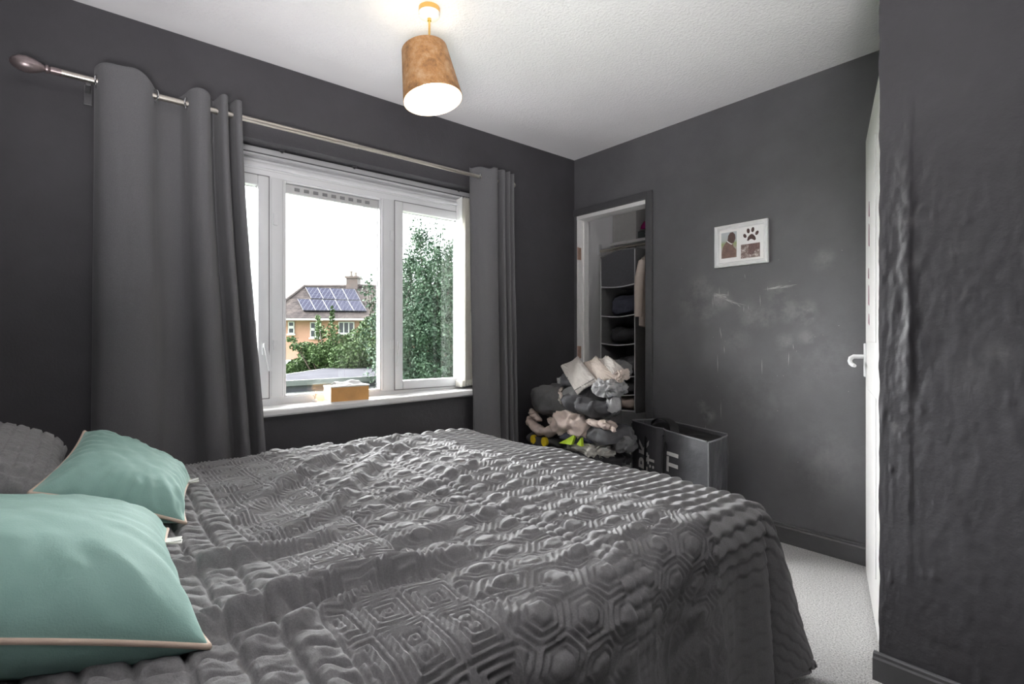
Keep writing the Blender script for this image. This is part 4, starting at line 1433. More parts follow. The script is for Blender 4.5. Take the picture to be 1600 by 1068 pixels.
# clothes in the organiser bays
for (z, m_, sx, sz, sd, lab, dxx) in ((0.918, M_CHAR, 0.125, 0.085, 31, 'charcoal folded jumper in the topmost open bay of the hanging organiser', 0.0),
                                      (0.715, M_NAVY, 0.12, 0.075, 32, 'navy folded top in the organiser bay below the charcoal jumper', 0.01),
                                      (0.505, M_BLACKC, 0.125, 0.06, 33, 'black folded clothes in the middle organiser bay', -0.01),
                                      (0.275, M_CHAR, 0.12, 0.07, 34, 'charcoal clothes in the organiser bay below the middle', 0.01),
                                      (0.142, M_BLACKC, 0.12, 0.035, 35, 'black flattened clothes in the second lowest organiser bay', 0.0),
                                      (0.022, M_BLUSH, 0.13, 0.045, 36, 'pinkish grey folded cloth in the lowest organiser bay', 0.0)):
    if z == 0.918:
        continue
    lump('folded_clothes', lab, 'clothes', (-2.405 + dxx, 3.135, 0.545 + z + sz * 0.80), (sx, 0.115, sz), m_, sd, 0.3, 9, nu=48, nv=24)

# cream garment on a hanger
hg = thing('hanging_shirt', 'cream shirt hanging in the closet at the doorway right edge', 'garment', (-2.178, 3.17, 0.98))
b = MB()
b.tube([(0, 0, 0.80), (0.012, 0, 0.795), (0.014, 0, 0.782), (0, 0, 0.77), (0, 0, 0.735)], 0.0022, 6)
b.tube([(0, -0.19, 0.64), (0, -0.10, 0.69), (0, 0, 0.735), (0, 0.10, 0.69), (0, 0.19, 0.64)], 0.005, 8)
b.build('hanger', M_CHROME, hg, True)
n1, n2 = 40, 40
U, V_ = np.meshgrid(np.linspace(0, 2 * math.pi, n1, endpoint=False), np.linspace(0, 1, n2), indexing='ij')
half = 0.045 + 0.165 * sstep(0.0, 0.22, V_) + 0.01 * V_
thk = 0.014 + 0.018 * V_ + 0.006 * np.sin(U * 7 + V_ * 3)
Vs = np.stack([thk * np.cos(U), half * np.sin(U), 0.735 - 0.56 * V_ + 0.006 * np.sin(U * 3)], -1)
Vs[..., 2] -= 0.012 * np.abs(np.sin(U)) * V_ * 0
new_obj('shirt', smooth(arr_mesh('shirt', Vs.reshape(-1, 3), grid_faces(n1, n2, True))), M_BEIGE2, hg)
for sgn in (-1, 1):
    b = MB()
    b.tube([(0, sgn * 0.18, 0.62), (0.004, sgn * 0.225, 0.50), (0.006, sgn * 0.235, 0.35), (0.0, sgn * 0.23, 0.24)], [0.03, 0.032, 0.028, 0.026], 12)
    b.build('sleeve', M_BEIGE2, hg, True)
hg2 = thing('hanging_garment', 'tan garment hanging low behind the cream shirt in the closet', 'garment', (-2.125, 3.17, 0.84))
b = MB()
b.tube([(0, 0, 0.94), (0.012, 0, 0.935), (0.014, 0, 0.922), (0, 0, 0.91), (0, 0, 0.87)], 0.0022, 6)
b.tube([(0, -0.19, 0.78), (0, 0, 0.87), (0, 0.19, 0.78)], 0.005, 8)
b.build('hanger', M_CHROME, hg2, True)
Vs2 = Vs.copy()
Vs2[..., 2] = 0.87 - 0.87 * V_
Vs2[..., 0] *= 0.7
new_obj('cloth', smooth(arr_mesh('cloth', Vs2.reshape(-1, 3), grid_faces(n1, n2, True))), mat('tan_cotton', (0.40, 0.24, 0.15, 1), 0.85), hg2)

# ------------------------------------------------------------------ heap of clothes before the closet
hp = thing('laundry_hamper', 'black fabric hamper under the heap of clothes by the closet', 'hamper', (-2.28, 2.40, 0.0))
b = MB()
b.hexa([(-.20, -.15, 0), (.20, -.15, 0), (.20, .18, 0), (-.20, .18, 0), (-.235, -.17, .30), (.235, -.17, .30), (.235, .19, .30), (-.235, .19, .30)])
b.build('body', M_BLACKC, hp)
MB().box(-.245, .245, -.18, .20, .295, .325, 0.008).build('rim', M_CHAR, hp)

lump('garment', 'black top flattened under the whole heap of clothes on the hamper', 'clothes', (-2.15, 2.38, 0.370), (0.29, 0.17, 0.050), M_BLACKC, 1, 0.4, 9)
g = lump('garment', 'dark t-shirt with yellow print at the lower left of the clothes heap', 'clothes', (-2.42, 2.40, 0.415), (0.17, 0.16, 0.045), M_CHAR, 2, 0.35, 9)
for (x, rx) in ((-0.050, 0.022), (0.052, 0.024)):
    yb = MB()
    yb.prism([(p_[0], -0.168 - 0.01 * abs(p_[0]), p_[1]) for p_ in blob(x, 0.010, rx, 0.028, 0.1)], (0, 0.02, 0))
    yb.build('print_patch', M_YELLOW, g)
lump('garment', 'off-white striped top with purple lines low in the front of the heap', 'clothes', (-2.06, 2.33, 0.425), (0.150, 0.115, 0.046), M_WHITEC, 3, 0.75, 15)
g = lump('garment', 'navy top with lime green panel in the middle of the clothes heap', 'clothes', (-2.12, 2.36, 0.485), (0.19, 0.14, 0.038), M_NAVY, 4, 0.4, 9)
yb = MB()
yb.prism([(-0.07, -0.172, -0.035), (0.030, -0.172, -0.030), (0.045, -0.160, 0.030)], (0, 0.02, 0))
yb.build('print_patch', M_LIME, g)
yb = MB()
yb.prism([(0.065, -0.165, -0.024), (0.100, -0.163, -0.030), (0.090, -0.155, 0.018)], (0, 0.02, 0))
yb.build('print_patch', M_LIME, g)
lump('garment', 'charcoal sweatshirt hanging over the right side of the heap below the blush shirt', 'clothes', (-1.955, 2.38, 0.520), (0.115, 0.14, 0.050), M_CHAR, 5, 0.4, 8, rot=-0.2)
g = lump('garment', 'small grey bundle at the far right end of the clothes heap beside the bag', 'clothes', (-1.878, 2.40, 0.475), (0.060, 0.09, 0.055), M_GREYM, 15, 0.45, 10)
g = lump('garment', 'blush crumpled shirt with rolled sleeves across the heap of clothes', 'clothes', (-2.165, 2.335, 0.548), (0.150, 0.14, 0.078), M_BLUSH, 6, 0.5, 9)


def tube_sleeve(pts, rad, m, parent, seed, nm='sleeve'):
    pts = np.array(pts, float)
    C_ = catmull(pts, 36)
    rr_ = np.interp(np.linspace(0, 1, 36), np.linspace(0, 1, len(rad)), rad)
    V_ = []
    seg = 22
    for i in range(36):
        C_[i] = C_[i] + np.array(mn.noise_vector(Vector((i * 0.23, seed, 1.0)))) * 0.010
    for i in range(36):
        t_ = C_[min(i + 1, 35)] - C_[max(i - 1, 0)]
        t_ /= np.linalg.norm(t_)
        n1_ = np.cross(t_, [0, 0.3, 1.0])
        n1_ /= np.linalg.norm(n1_)
        n2_ = np.cross(t_, n1_)
        for k in range(seg):
            a = 2 * math.pi * k / seg
            q = rr_[i] * (1 + 0.42 * mn.noise(Vector((C_[i][0] * 22 + math.cos(a), C_[i][1] * 22 + math.sin(a), seed))) + 0.24 * mn.noise(Vector((C_[i][0] * 55 + 2.2 * math.cos(a), C_[i][1] * 55 + 2.2 * math.sin(a), seed + 4))))
            V_.append(C_[i] + (n1_ * math.cos(a) + n2_ * 0.58 * math.sin(a)) * q)
    n_ = 36
    i, j = np.meshgrid(np.arange(n_ - 1), np.arange(seg), indexing='ij')
    F_ = np.stack([i * seg + j, (i + 1) * seg + j, (i + 1) * seg + (j + 1) % seg, i * seg + (j + 1) % seg], -1).reshape(-1, 4)
    F_ = [tuple(f) for f in F_.tolist()] + [tuple(range(seg))[::-1], tuple(range((n_ - 1) * seg, n_ * seg))]
    V_ = np.array(V_)
    if parent is not None:
        V_ = V_ - np.array(parent.location)
    me = smooth(arr_mesh(nm, V_, F_))
    return new_obj(nm, me, m, parent)


tube_sleeve([(-2.25, 2.30, 0.540), (-2.33, 2.27, 0.495), (-2.42, 2.26, 0.478), (-2.50, 2.27, 0.505), (-2.555, 2.29, 0.540)], [0.045, 0.050, 0.046, 0.050, 0.044], M_BLUSH, g, 2.0)
tube_sleeve([(-2.06, 2.30, 0.580), (-1.99, 2.27, 0.588), (-1.92, 2.27, 0.585), (-1.88, 2.28, 0.585), (-1.868, 2.28, 0.60)], [0.030, 0.032, 0.034, 0.042, 0.036], M_BLUSH, g, 5.0)
tube_sleeve([(-1.86, 2.27, 0.575), (-1.835, 2.26, 0.565)], [0.014, 0.012], M_BLUSH, g, 7.0, 'cuff')
tube_sleeve([(-2.37, 2.29, 0.565), (-2.31, 2.27, 0.552), (-2.27, 2.27, 0.575), (-2.24, 2.28, 0.585)], [0.022, 0.032, 0.042, 0.034], M_BLUSH, g, 9.0, 'collar')
tube_sleeve([(-2.57, 2.31, 0.60), (-2.51, 2.28, 0.575), (-2.45, 2.27, 0.545)], [0.010, 0.034, 0.026], M_BLUSH, g, 11.0, 'hem')

hood = lump('garment', 'large dark grey sweatshirt spread wide across the middle of the heap', 'clothes', (-2.28, 2.42, 0.672), (0.31, 0.165, 0.098), M_GREYM, 7, 0.26, 6.5, pw=0.62)
tube_sleeve([(-2.16, 2.29, 0.695), (-2.06, 2.27, 0.675), (-1.97, 2.28, 0.672), (-1.91, 2.31, 0.685)], [0.085, 0.092, 0.080, 0.055], M_CHAR, hood, 13.0)
lump('garment', 'charcoal folded shirt with pale collar under the beige trousers', 'clothes', (-2.20, 2.40, 0.800), (0.125, 0.13, 0.060), M_CHAR, 8, 0.35, 9)
g = lump('garment', 'dark grey shirt with cream neck trim lying over the sweatshirt', 'clothes', (-2.150, 2.335, 0.730), (0.100, 0.095, 0.062), M_GREYM, 9, 0.3, 8, pw=0.9)
tube_sleeve([(-2.240, 2.268, 0.778), (-2.236, 2.250, 0.735), (-2.205, 2.238, 0.698), (-2.150, 2.230, 0.672), (-2.110, 2.232, 0.672), (-2.085, 2.240, 0.684)], [0.012, 0.015, 0.014, 0.013, 0.010, 0.006], M_BEIGE2, g, 15.0, 'neck_trim')
tube_sleeve([(-2.238, 2.255, 0.735), (-2.243, 2.250, 0.700), (-2.228, 2.248, 0.680)], [0.008, 0.008, 0.007], M_WHITEC, g, 17.0, 'drawstring')
g = lump('garment', 'grey and white frilled top on the left shoulder of the heap', 'clothes', (-2.255, 2.35, 0.812), (0.062, 0.085, 0.026), M_PALEG, 10, 0.7, 20)
lump('garment', 'pale grey knitted jumper bunched under the trousers at the heap right side', 'clothes', (-1.935, 2.35, 0.785), (0.075, 0.095, 0.048), M_PALEG, 11, 0.75, 18)
lump('garment', 'grey sock with loop hanging off the right side of the heap', 'clothes', (-1.880, 2.31, 0.698), (0.034, 0.045, 0.042), M_PALEG, 12, 0.45, 20, nu=36, nv=20)


def patch(name, label, corners, T, m, seed, parent=None, bend=0.0, stitch=True):
    me, seam, nrm = pillow_mesh(corners, T, 1.0, 0.0, n=44, q=0.28, pw=6.0, wr=0.004, seed=seed,
                                sag=(lambda U, V: bend * (1 - U ** 2) + 0.006 * np.sin(V * 3 + U * 2)))
    o = new_obj(name, me, m, parent)
    return o


tr = thing('trousers', 'pale beige folded trousers lying on top of the heap of clothes', 'clothes', (-2.08, 2.33, 0.80))
ps = [patch('leg', '', [(-2.315, 2.335, 0.895), (-2.098, 2.245, 0.742), (-1.975, 2.285, 0.825), (-2.205, 2.375, 0.958)], 0.010, M_BEIGE, 41, bend=0.012),
      patch('leg', '', [(-2.165, 2.372, 0.912), (-1.985, 2.300, 0.806), (-1.875, 2.335, 0.850), (-2.085, 2.405, 0.962)], 0.012, M_BEIGE2, 42, bend=0.010),
      patch('waistband', '', [(-2.075, 2.395, 0.935), (-1.905, 2.330, 0.868), (-1.860, 2.380, 0.895), (-2.040, 2.440, 0.960)], 0.011, M_BEIGE, 43, bend=0.010)]
# hem seam line and gaps
b = MB()
b.tube([(-2.112, 2.240, 0.765), (-2.05, 2.256, 0.802), (-1.992, 2.278, 0.838)], 0.0022, 6)
ps.append(b.build('hem_stitch', M_GREYM))
rebase(tr, ps)
lump('garment', 'small beige vest peeking from the right of the beige trousers', 'clothes', (-1.840, 2.34, 0.862), (0.022, 0.05, 0.030), M_BEIGE2, 13, 0.8, 28)
lump('garment', 'grey cardigan behind the beige trousers at the back of the heap', 'clothes', (-2.02, 2.48, 0.885), (0.11, 0.085, 0.055), M_GREYM, 14, 0.35, 9)

# ------------------------------------------------------------------ black shopping bag
M_BAG = mat('black_woven_plastic', (0.075, 0.075, 0.082, 1), 0.38, var=0.12, nscale=10, bump=0.25, bscale=30, bdist=0.01)
M_BAGSTRAP = mat('black_strap', (0.015, 0.015, 0.016, 1), 0.6, var=0.1)
M_BAGEDGE = mat('grey_bag_binding', (0.17, 0.17, 0.18, 1), 0.5, var=0.1)
M_PRINT = mat('white_bag_print', (0.68, 0.67, 0.65, 1), 0.5, var=0.03)
ZB = 0.545
foot = {'FL': Vector((-2.02, 2.665, 0)), 'FR': Vector((-1.372, 2.43, 0)), 'BR': Vector((-1.40, 2.668, 0)), 'BL': Vector((-1.95, 2.825, 0))}
bag = thing('shopping_bag', 'large black woven shopping bag with white lettering against the far wall', 'bag', (-1.7, 2.65, 0))
parts = []


def bag_wall(a, b_, ha, hb_, bulge, seed, name, dip=0.0, m=M_BAG):
    nu, nv = 50, 40
    a, b_ = np.array(a), np.array(b_)
    U, V_ = np.meshgrid(np.linspace(0, 1, nu), np.linspace(0, 1, nv), indexing='ij')
    P = a + (b_ - a) * U[..., None]
    d = b_ - a
    nrm = np.array([d[1], -d[0], 0.0])
    nrm /= np.linalg.norm(nrm)
    hgt = ha + (hb_ - ha) * U - dip * np.sin(math.pi * U)
    dsp = bulge * np.sin(math.pi * U) ** 0.6 * np.sin(math.pi * np.clip(V_ * 0.93 + 0.04, 0, 1))
    dsp = dsp + 0.014 * (fbm(U * 5, V_ * 4, seed) - 0.5) * np.sin(math.pi * U) + 0.008 * (1 - np.abs(2 * fbm(U * 7, V_ * 5, seed + 3) - 1)) * np.sin(math.pi * U)
    if name == 'front_panel':
        dsp = dsp - 0.026 * np.exp(-((U - 0.445) / 0.035) ** 2) * (0.4 + 0.6 * V_)
    Pf = P + nrm * dsp[..., None]
    Pf[..., 2] = hgt * V_ + 0.002
    Pi = Pf - nrm * 0.004
    F1 = grid_faces(nu, nv)
    F1 = np.concatenate([F1, F1[:, ::-1] + nu * nv])
    o = new_obj(name, smooth(arr_mesh(name, np.concatenate([Pf.reshape(-1, 3), Pi.reshape(-1, 3)]), F1)), m)
    parts.append(o)
    # bound top edge
    e = MB().tube([tuple(p_) for p_ in Pf[:, -1][::3]], 0.005, 6).build('top_binding', M_BAGEDGE)
    parts.append(e)
    return Pf, nrm


Pf, bn = bag_wall(foot['FL'], foot['FR'], 0.555, ZB, 0.020, 3, 'front_panel')
bag_wall(foot['FR'], foot['BR'], ZB, 0.548, 0.004, 5, 'side_panel')
bag_wall(foot['BR'], foot['BL'], 0.555, 0.56, 0.0, 7, 'back_panel', 0.0)
bag_wall(foot['BL'], foot['FL'], 0.555, 0.555, -0.01, 9, 'side_panel')
MB_ = MB()
MB_.prism([foot[k] + Vector((0, 0, 0.001)) for k in ('FL', 'FR', 'BR', 'BL')], (0, 0, 0.004))
parts.append(MB_.build('bottom', M_BAG))
# zipped lid slumped into the opening and a handle flopped over it
lid = []
nu, nv = 30, 16
U, V_ = np.meshgrid(np.linspace(0.02, 0.98, nu), np.linspace(0, 1, nv), indexing='ij')
A_ = np.array(foot['FL'])[None, None] * (1 - U[..., None]) + np.array(foot['FR'])[None, None] * U[..., None]
B_ = np.array(foot['BL'])[None, None] * (1 - U[..., None]) + np.array(foot['BR'])[None, None] * U[..., None]
L3 = A_ * (1 - V_[..., None] * 0.94 - 0.03) + B_ * (V_[..., None] * 0.94 + 0.03)
L3[..., 2] = 0.515 + 0.025 * V_ + 0.02 * np.sin(math.pi * V_) * (fbm(U * 5, V_ * 3, 4) - 0.6) * 2 + 0.045 * np.exp(-((U - 0.28) / 0.16) ** 2) * np.sin(math.pi * V_)
F1 = grid_faces(nu, nv)
parts.append(new_obj('lid_flap', smooth(arr_mesh('lid_flap', np.concatenate([L3.reshape(-1, 3), (L3 - [0, 0, .003]).reshape(-1, 3)]), np.concatenate([F1, F1[:, ::-1] + nu * nv]))), M_BAGSTRAP))  # black colour stands in for the shade inside the bag


def strap(pts, w, m=M_BAGSTRAP, upv=Vector((0, 0, 1)), name='handle'):
    C_ = catmull(pts, 30)
    b = MB()
    prev = None
    for i in range(30):
        p_ = Vector(C_[i])
        t_ = (Vector(C_[min(i + 1, 29)]) - Vector(C_[max(i - 1, 0)])).normalized()
        sd = t_.cross(upv)
        sd = sd.normalized() if sd.length > 1e-4 else Vector((1, 0, 0))
        nn = sd.cross(t_)
        ring = [b.bm.verts.new(p_ + sd * w * s + nn * 0.0018 * q) for s, q in ((-1, -1), (1, -1), (1, 1), (-1, 1))]
        if prev:
            for k in range(4):
                b.bm.faces.new((prev[k], prev[(k + 1) % 4], ring[(k + 1) % 4], ring[k]))
        else:
            b.bm.faces.new(ring[::-1])
        prev = ring
    b.bm.faces.new(prev)
    o = b.build(name, m)
    parts.append(o)
    return o


fd = (foot['FR'] - foot['FL'])
flen = fd.length
fd = fd.normalized()
bnv = Vector(bn)


def onbag(u, z, off=0.03):
    return foot['FL'] + fd * (u * flen) + bnv * off + Vector((0, 0, z))


strap([onbag(.275, .20, .034), onbag(.275, .35, .036), onbag(.277, .48, .032), onbag(.28, .49, .030)], 0.009, upv=bnv)
strap([onbag(.55, .20, .040), onbag(.55, .35, .042), onbag(.555, .48, .036), onbag(.56, .49, .034)], 0.009, upv=bnv)
strap([onbag(.24, .50, -.02), onbag(.25, .572, -.03), onbag(.31, .600, -.05), onbag(.40, .598, -.06), onbag(.50, .572, -.05), onbag(.56, .50, -.03)], 0.024)
# corner piping
for k in ('FR', 'FL'):
    parts.append(MB().tube([foot[k] + bnv * 0.003 + Vector((0, 0, 0.01)), foot[k] + bnv * 0.003 + Vector((0, 0, 0.54))], 0.004, 6).build('corner_binding', M_BAGEDGE))


# printed words run up the front, the way they stand on the bag
def print_text(s, u, z, size, wx=1.0, off=0.026):
    cu = bpy.data.curves.new('printed_letters', 'FONT')
    cu.body = s
    cu.size = size
    cu.extrude = 0.0004
    cu.offset = 0.0035
    tmp = bpy.data.objects.new('tmp', cu)
    COL.objects.link(tmp)
    dg = bpy.context.evaluated_depsgraph_get()
    me = bpy.data.meshes.new_from_object(tmp.evaluated_get(dg))
    bpy.data.objects.remove(tmp)
    o_ = onbag(u, z, off)
    upw = Vector((0, 0, 1))
    Mx = Matrix(((upw.x, -fd.x * -1, bnv.x, o_.x), (upw.y, -fd.y * -1, bnv.y, o_.y), (upw.z, -fd.z * -1, bnv.z, o_.z), (0, 0, 0, 1)))
    # text runs upward (x -> up), letter tops towards the left (y -> -along)
    Mx = Matrix(((upw.x, -fd.x, bnv.x, o_.x), (upw.y, -fd.y, bnv.y, o_.y), (upw.z, -fd.z, bnv.z, o_.z), (0, 0, 0, 1)))
    me.transform(Mx)
    for v_ in me.vertices:
        rel = v_.co - foot['FL']
        uu = min(max(rel.dot(fd) / flen, 0), 1)
        zz = min(max(v_.co.z / 0.55, 0), 1)
        q_ = Pf[int(round(uu * (Pf.shape[0] - 1))), int(round(zz * (Pf.shape[1] - 1)))]
        sd_ = (Vector(q_) - foot['FL']).dot(bnv)
        v_.co += bnv * (sd_ + 0.004 + (0.0008 if (v_.co - o_).dot(bnv) > 0 else 0) - rel.dot(bnv))
    me.name = 'printed_letters'
    o2 = new_obj('printed_letters', me, M_PRINT)
    parts.append(o2)


print_text('RK', 0.285, 0.285, 0.140)
print_text(':T', 0.375, 0.315, 0.085, off=0.022)
print_text('TI', 0.69, 0.335, 0.135, off=0.030)
rebase(bag, parts)

# ------------------------------------------------------------------ outside
EX = thing  # exterior things share the camera-yaw so that their fronts face the window
GZ = -2.75
M_LAWN = mat('lawn', (0.06, 0.10, 0.03, 1), 0.9, var=0.4, nscale=4, bump=0.5, bscale=60)
struct(MB().box(-130, -5, -70, 120, GZ - 0.3, GZ).build('ground', M_LAWN))
M_RENDER = mat('salmon_render', (0.30, 0.165, 0.120, 1), 0.9, var=0.08, nscale=1.2, bump=0.2, bscale=20)
t = NT('mossy_roof_tiles')
cwv = t.n('ShaderNodeTexWave', wave_type='BANDS', bands_direction='Z')
cwv.inputs['Scale'].default_value = 5.0
cwv.inputs['Distortion'].default_value = 1.0
t.l(t.tc.outputs['Object'], cwv.inputs['Vector'])
f = t.noise(2.2, 6, 0.75)
c = t.ramp(f, [(0.3, (0.012, 0.010, 0.011, 1)), (0.5, (0.030, 0.025, 0.024, 1)), (0.68, (0.062, 0.052, 0.047, 1))])
c = t.mixc(t.math('MULTIPLY', cwv.outputs['Fac'], 0.35), c, (0.03, 0.027, 0.028, 1))
t.l(c, t.b.inputs['Base Color'])
t.b.inputs['Roughness'].default_value = 1.0
t.b.inputs['Specular IOR Level'].default_value = 0.05
t.bump(t.math('ADD', t.noise(6, 4), cwv.outputs['Fac']), 0.5, 0.05)
M_ROOF = t.m
M_RIDGE = mat('ridge_tiles', (0.075, 0.062, 0.06, 1), 0.9, var=0.2, nscale=3)
t = NT('solar_cells')
br = t.n('ShaderNodeTexBrick')
br.offset = 0
br.inputs['Scale'].default_value = 1.0
br.inputs['Brick Width'].default_value = 0.1667
br.inputs['Row Height'].default_value = 0.125
br.inputs['Mortar Size'].default_value = 0.012
br.inputs['Color1'].default_value = (0.016, 0.016, 0.026, 1)
br.inputs['Color2'].default_value = (0.021, 0.021, 0.032, 1)
br.inputs['Mortar'].default_value = (0.055, 0.057, 0.07, 1)
t.l(t.tc.outputs['Generated'], br.inputs['Vector'])
t.l(br.outputs['Color'], t.b.inputs['Base Color'])
t.b.inputs['Roughness'].default_value = 0.9
t.b.inputs['Specular IOR Level'].default_value = 0.0
M_SOLAR = t.m
t = NT('chimney_brick')
br = t.n('ShaderNodeTexBrick')
br.inputs['Scale'].default_value = 4.5
br.inputs['Color1'].default_value = (0.085, 0.050, 0.042, 1)
br.inputs['Color2'].default_value = (0.055, 0.040, 0.037, 1)
br.inputs['Mortar'].default_value = (0.10, 0.09, 0.088, 1)
mpn = t.n('ShaderNodeMapping')
mpn.inputs['Rotation'].default_value = (math.pi / 2, 0, 0)
t.l(t.tc.outputs['Object'], mpn.inputs['Vector'])
t.l(mpn.outputs[0], br.inputs['Vector'])
t.l(br.outputs['Color'], t.b.inputs['Base Color'])
M_BRICK = t.m
M_WHITEOUT = mat('white_outdoor_plastic', (0.42, 0.42, 0.42, 1), 0.5, var=0.03)
M_GUTTER = mat('pale_gutter', (0.30, 0.30, 0.30, 1), 0.5, var=0.03)
M_DARKGLASS = mat('dark_window_pane', (0.02, 0.025, 0.03, 1), 0.08, var=0.1, nscale=2)
M_POT = mat('buff_chimney_pot', (0.20, 0.17, 0.15, 1), 0.8, var=0.1)

CB = Vector((0, 0, 0))
ext = Matrix.Rotation(YAW, 4, 'Z')


def ext_thing(name, label, cat, x, d, z):
    p_ = ext @ Vector((x, d, z))
    return thing(name, label, cat, p_, YAW), Vector((x, d, z))


# --- neighbour's house, d = distance from the window in front of it
house, HB = ext_thing('house', 'salmon rendered house with mossy tiled roof and solar panels beyond the garden', 'house', -9.0, 31.0, GZ)
parts = []


def hp_(mb, name, m, parent=None, sm=False):
    o = mb.build(name, m, parent, sm)
    o.data.transform(Matrix.Translation(-HB))
    if parent is None:
        o.parent = house
    return o


EZ = 2.25
hp_(MB().box(-13.85, -2.4, 30.0, 38.0, GZ, 2.30), 'walls', M_RENDER)
b = MB()
e0, e1, ex0, ex1, rd, rz_, r0, r1 = 29.6, 38.4, -14.25, -2.0, 33.2, 4.49, -13.27, -4.0
pv = [b.bm.verts.new(q) for q in ((ex0, e0, EZ), (ex1, e0, EZ), (r1, rd, rz_), (r0, rd, rz_), (ex0, e1, EZ), (ex1, e1, EZ))]
for f_ in ((0, 1, 2, 3), (1, 5, 2), (5, 4, 3, 2), (4, 0, 3), (0, 4, 5, 1)):
    b.bm.faces.new([pv[i] for i in f_])
roof = hp_(b, 'roof', M_ROOF)
b = MB()
pv = [b.bm.verts.new(q) for q in ((-17.6, 34.4, 2.35), (-8.5, 34.4, 2.35), (-10.5, 36.6, 4.72), (-14.7, 36.6, 4.72), (-17.6, 40.0, 2.35), (-8.5, 40.0, 2.35))]
for f_ in ((0, 1, 2, 3), (1, 5, 2), (5, 4, 3, 2), (4, 0, 3), (0, 4, 5, 1)):
    b.bm.faces.new([pv[i] for i in f_])
hp_(b, 'rear_roof', M_ROOF)
hp_(MB().box(-17.3, -8.8, 34.7, 39.6, GZ, 2.36), 'rear_walls', M_RENDER)
hp_(MB().tube([(r0, rd, rz_ + .02), (r1, rd, rz_ + .02)], 0.11, 8), 'ridge_tiles', M_RIDGE, roof)
hp_(MB().tube([(ex0, e0, EZ + .05), (r0, rd, rz_ + .02)], 0.11, 8), 'hip_tiles', M_RIDGE, roof)
hp_(MB().box(ex0, ex1, e0 - 0.12, e0 + 0.02, EZ - 0.07, EZ + 0.03), 'gutter', M_GUTTER)


def rp(x, d, lift=0.0):
    n_ = Vector((0, -0.6222, 1)).normalized() * lift
    return Vector((x, d, EZ + (d - e0) * 0.6222)) + n_


def panel_q(bl, br_, tr_, tl):
    return bl, br_, tr_, tl


top_l, top_r, mid_tl, mid_tr = (-13.05, 32.9), (-9.86, 32.66), (-12.18, 31.6), (-9.11, 31.38)
low_tl, low_tr, low_bl, low_br = (-13.0, 31.55), (-9.11, 31.34), (-12.16, 30.33), (-8.43, 30.26)


def lerp2(a, b_, k):
    return (a[0] + (b_[0] - a[0]) * k, a[1] + (b_[1] - a[1]) * k)


M_PFRAME = mat('panel_frame', (0.05, 0.05, 0.056, 1), 0.8, 0.0, var=0.0)
for (tl, tr_, bl, br_, n) in ((top_l, top_r, mid_tl, mid_tr, 4), (low_tl, low_tr, low_bl, low_br, 5)):
    for k in range(n):
        g_ = 0.004
        q = [lerp2(bl, br_, k / n + g_), lerp2(bl, br_, (k + 1) / n - g_), lerp2(tl, tr_, (k + 1) / n - g_), lerp2(tl, tr_, k / n + g_)]
        b = MB()
        b.hexa([rp(*p_, 0.05) for p_ in q] + [rp(*p_, 0.11) for p_ in q])
        so_ = hp_(b, 'solar_panel', M_SOLAR)
        b = MB()
        cen = rp(*q[0], 0) * .25 + rp(*q[1], 0) * .25 + rp(*q[2], 0) * .25 + rp(*q[3], 0) * .25
        pts_ = [rp(*p_, 0.115) for p_ in q]
        for i in range(4):
            b.tube([pts_[i], pts_[(i + 1) % 4]], 0.014, 4)
        fo = hp_(b, 'panel_frame', M_PFRAME, so_)
# chimney on the ridge
cx0_, cx1_ = -10.48, -9.78
ch = hp_(MB().box(cx0_, cx1_, 32.9, 33.6, 4.2, 5.10), 'chimney', M_BRICK)
hp_(MB().box(cx0_ - 0.07, cx1_ + 0.07, 32.83, 33.67, 4.98, 5.10), 'chimney_cap', M_BRICK, ch)
hp_(MB().box(cx0_ - 0.03, cx1_ + 0.05, 32.86, 33.64, 4.17, 4.27), 'flashing', M_GUTTER, ch)
for (x, h_) in ((-10.27, 0.36), (-9.98, 0.25)):
    hp_(MB().lathe([(0, 0), (0.11, 0), (0.085, h_ * .8), (0.11, h_ * .85), (0.10, h_), (0.07, h_), (0.07, h_ - .1), (0, h_ - .1)], (x, 33.2, 5.10), (0, 0, 1), 14), 'chimney_pot', M_POT, ch, True)


def hwin(px0, px1, py0, py1, cols=1, rows=1):
    d = 30.0
    x0_, x1_ = (px0 - 800) / 813 * d, (px1 - 800) / 813 * d
    z1_, z0_ = 1.06 + (531 - py0) / 813 * d, 1.06 + (531 - py1) / 813 * d
    b = MB()
    w_ = 0.055
    b.box(x0_, x1_, d - 0.06, d + 0.02, z0_, z0_ + w_).box(x0_, x1_, d - 0.06, d + 0.02, z1_ - w_, z1_)
    for i in range(cols + 1):
        x = x0_ + (x1_ - x0_ - w_) * i / cols
        b.box(x, x + w_, d - 0.06, d + 0.02, z0_, z1_)
    for i in range(1, rows):
        z = z0_ + (z1_ - z0_) * (0.55 if rows == 2 else i / rows)
        b.box(x0_, x1_, d - 0.06, d + 0.02, z - 0.09, z + 0.06)
    b.box(x0_ - 0.05, x1_ + 0.05, d - 0.12, d + 0.02, z0_ - 0.09, z0_)
    fw = hp_(b, 'window', M_WHITEOUT)
    hp_(MB().box(x0_ + .02, x1_ - .02, d - 0.03, d - 0.015, z0_ + .02, z1_ - .02), 'pane', M_DARKGLASS, fw)


hwin(450.6, 460.5, 502, 521, 1, 2)
hwin(485, 502, 503, 527, 2, 2)
hwin(529, 554, 502.5, 521, 3, 1)
hwin(447, 458, 566, 588, 1, 1)
hp_(MB().box(-13.0, -12.05, 29.0, 30.0, -0.30, -0.08), 'door_canopy', M_GUTTER)
hp_(MB().box(-12.75, -12.05, 29.3, 30.0, GZ, -0.30), 'porch', M_WHITEOUT)

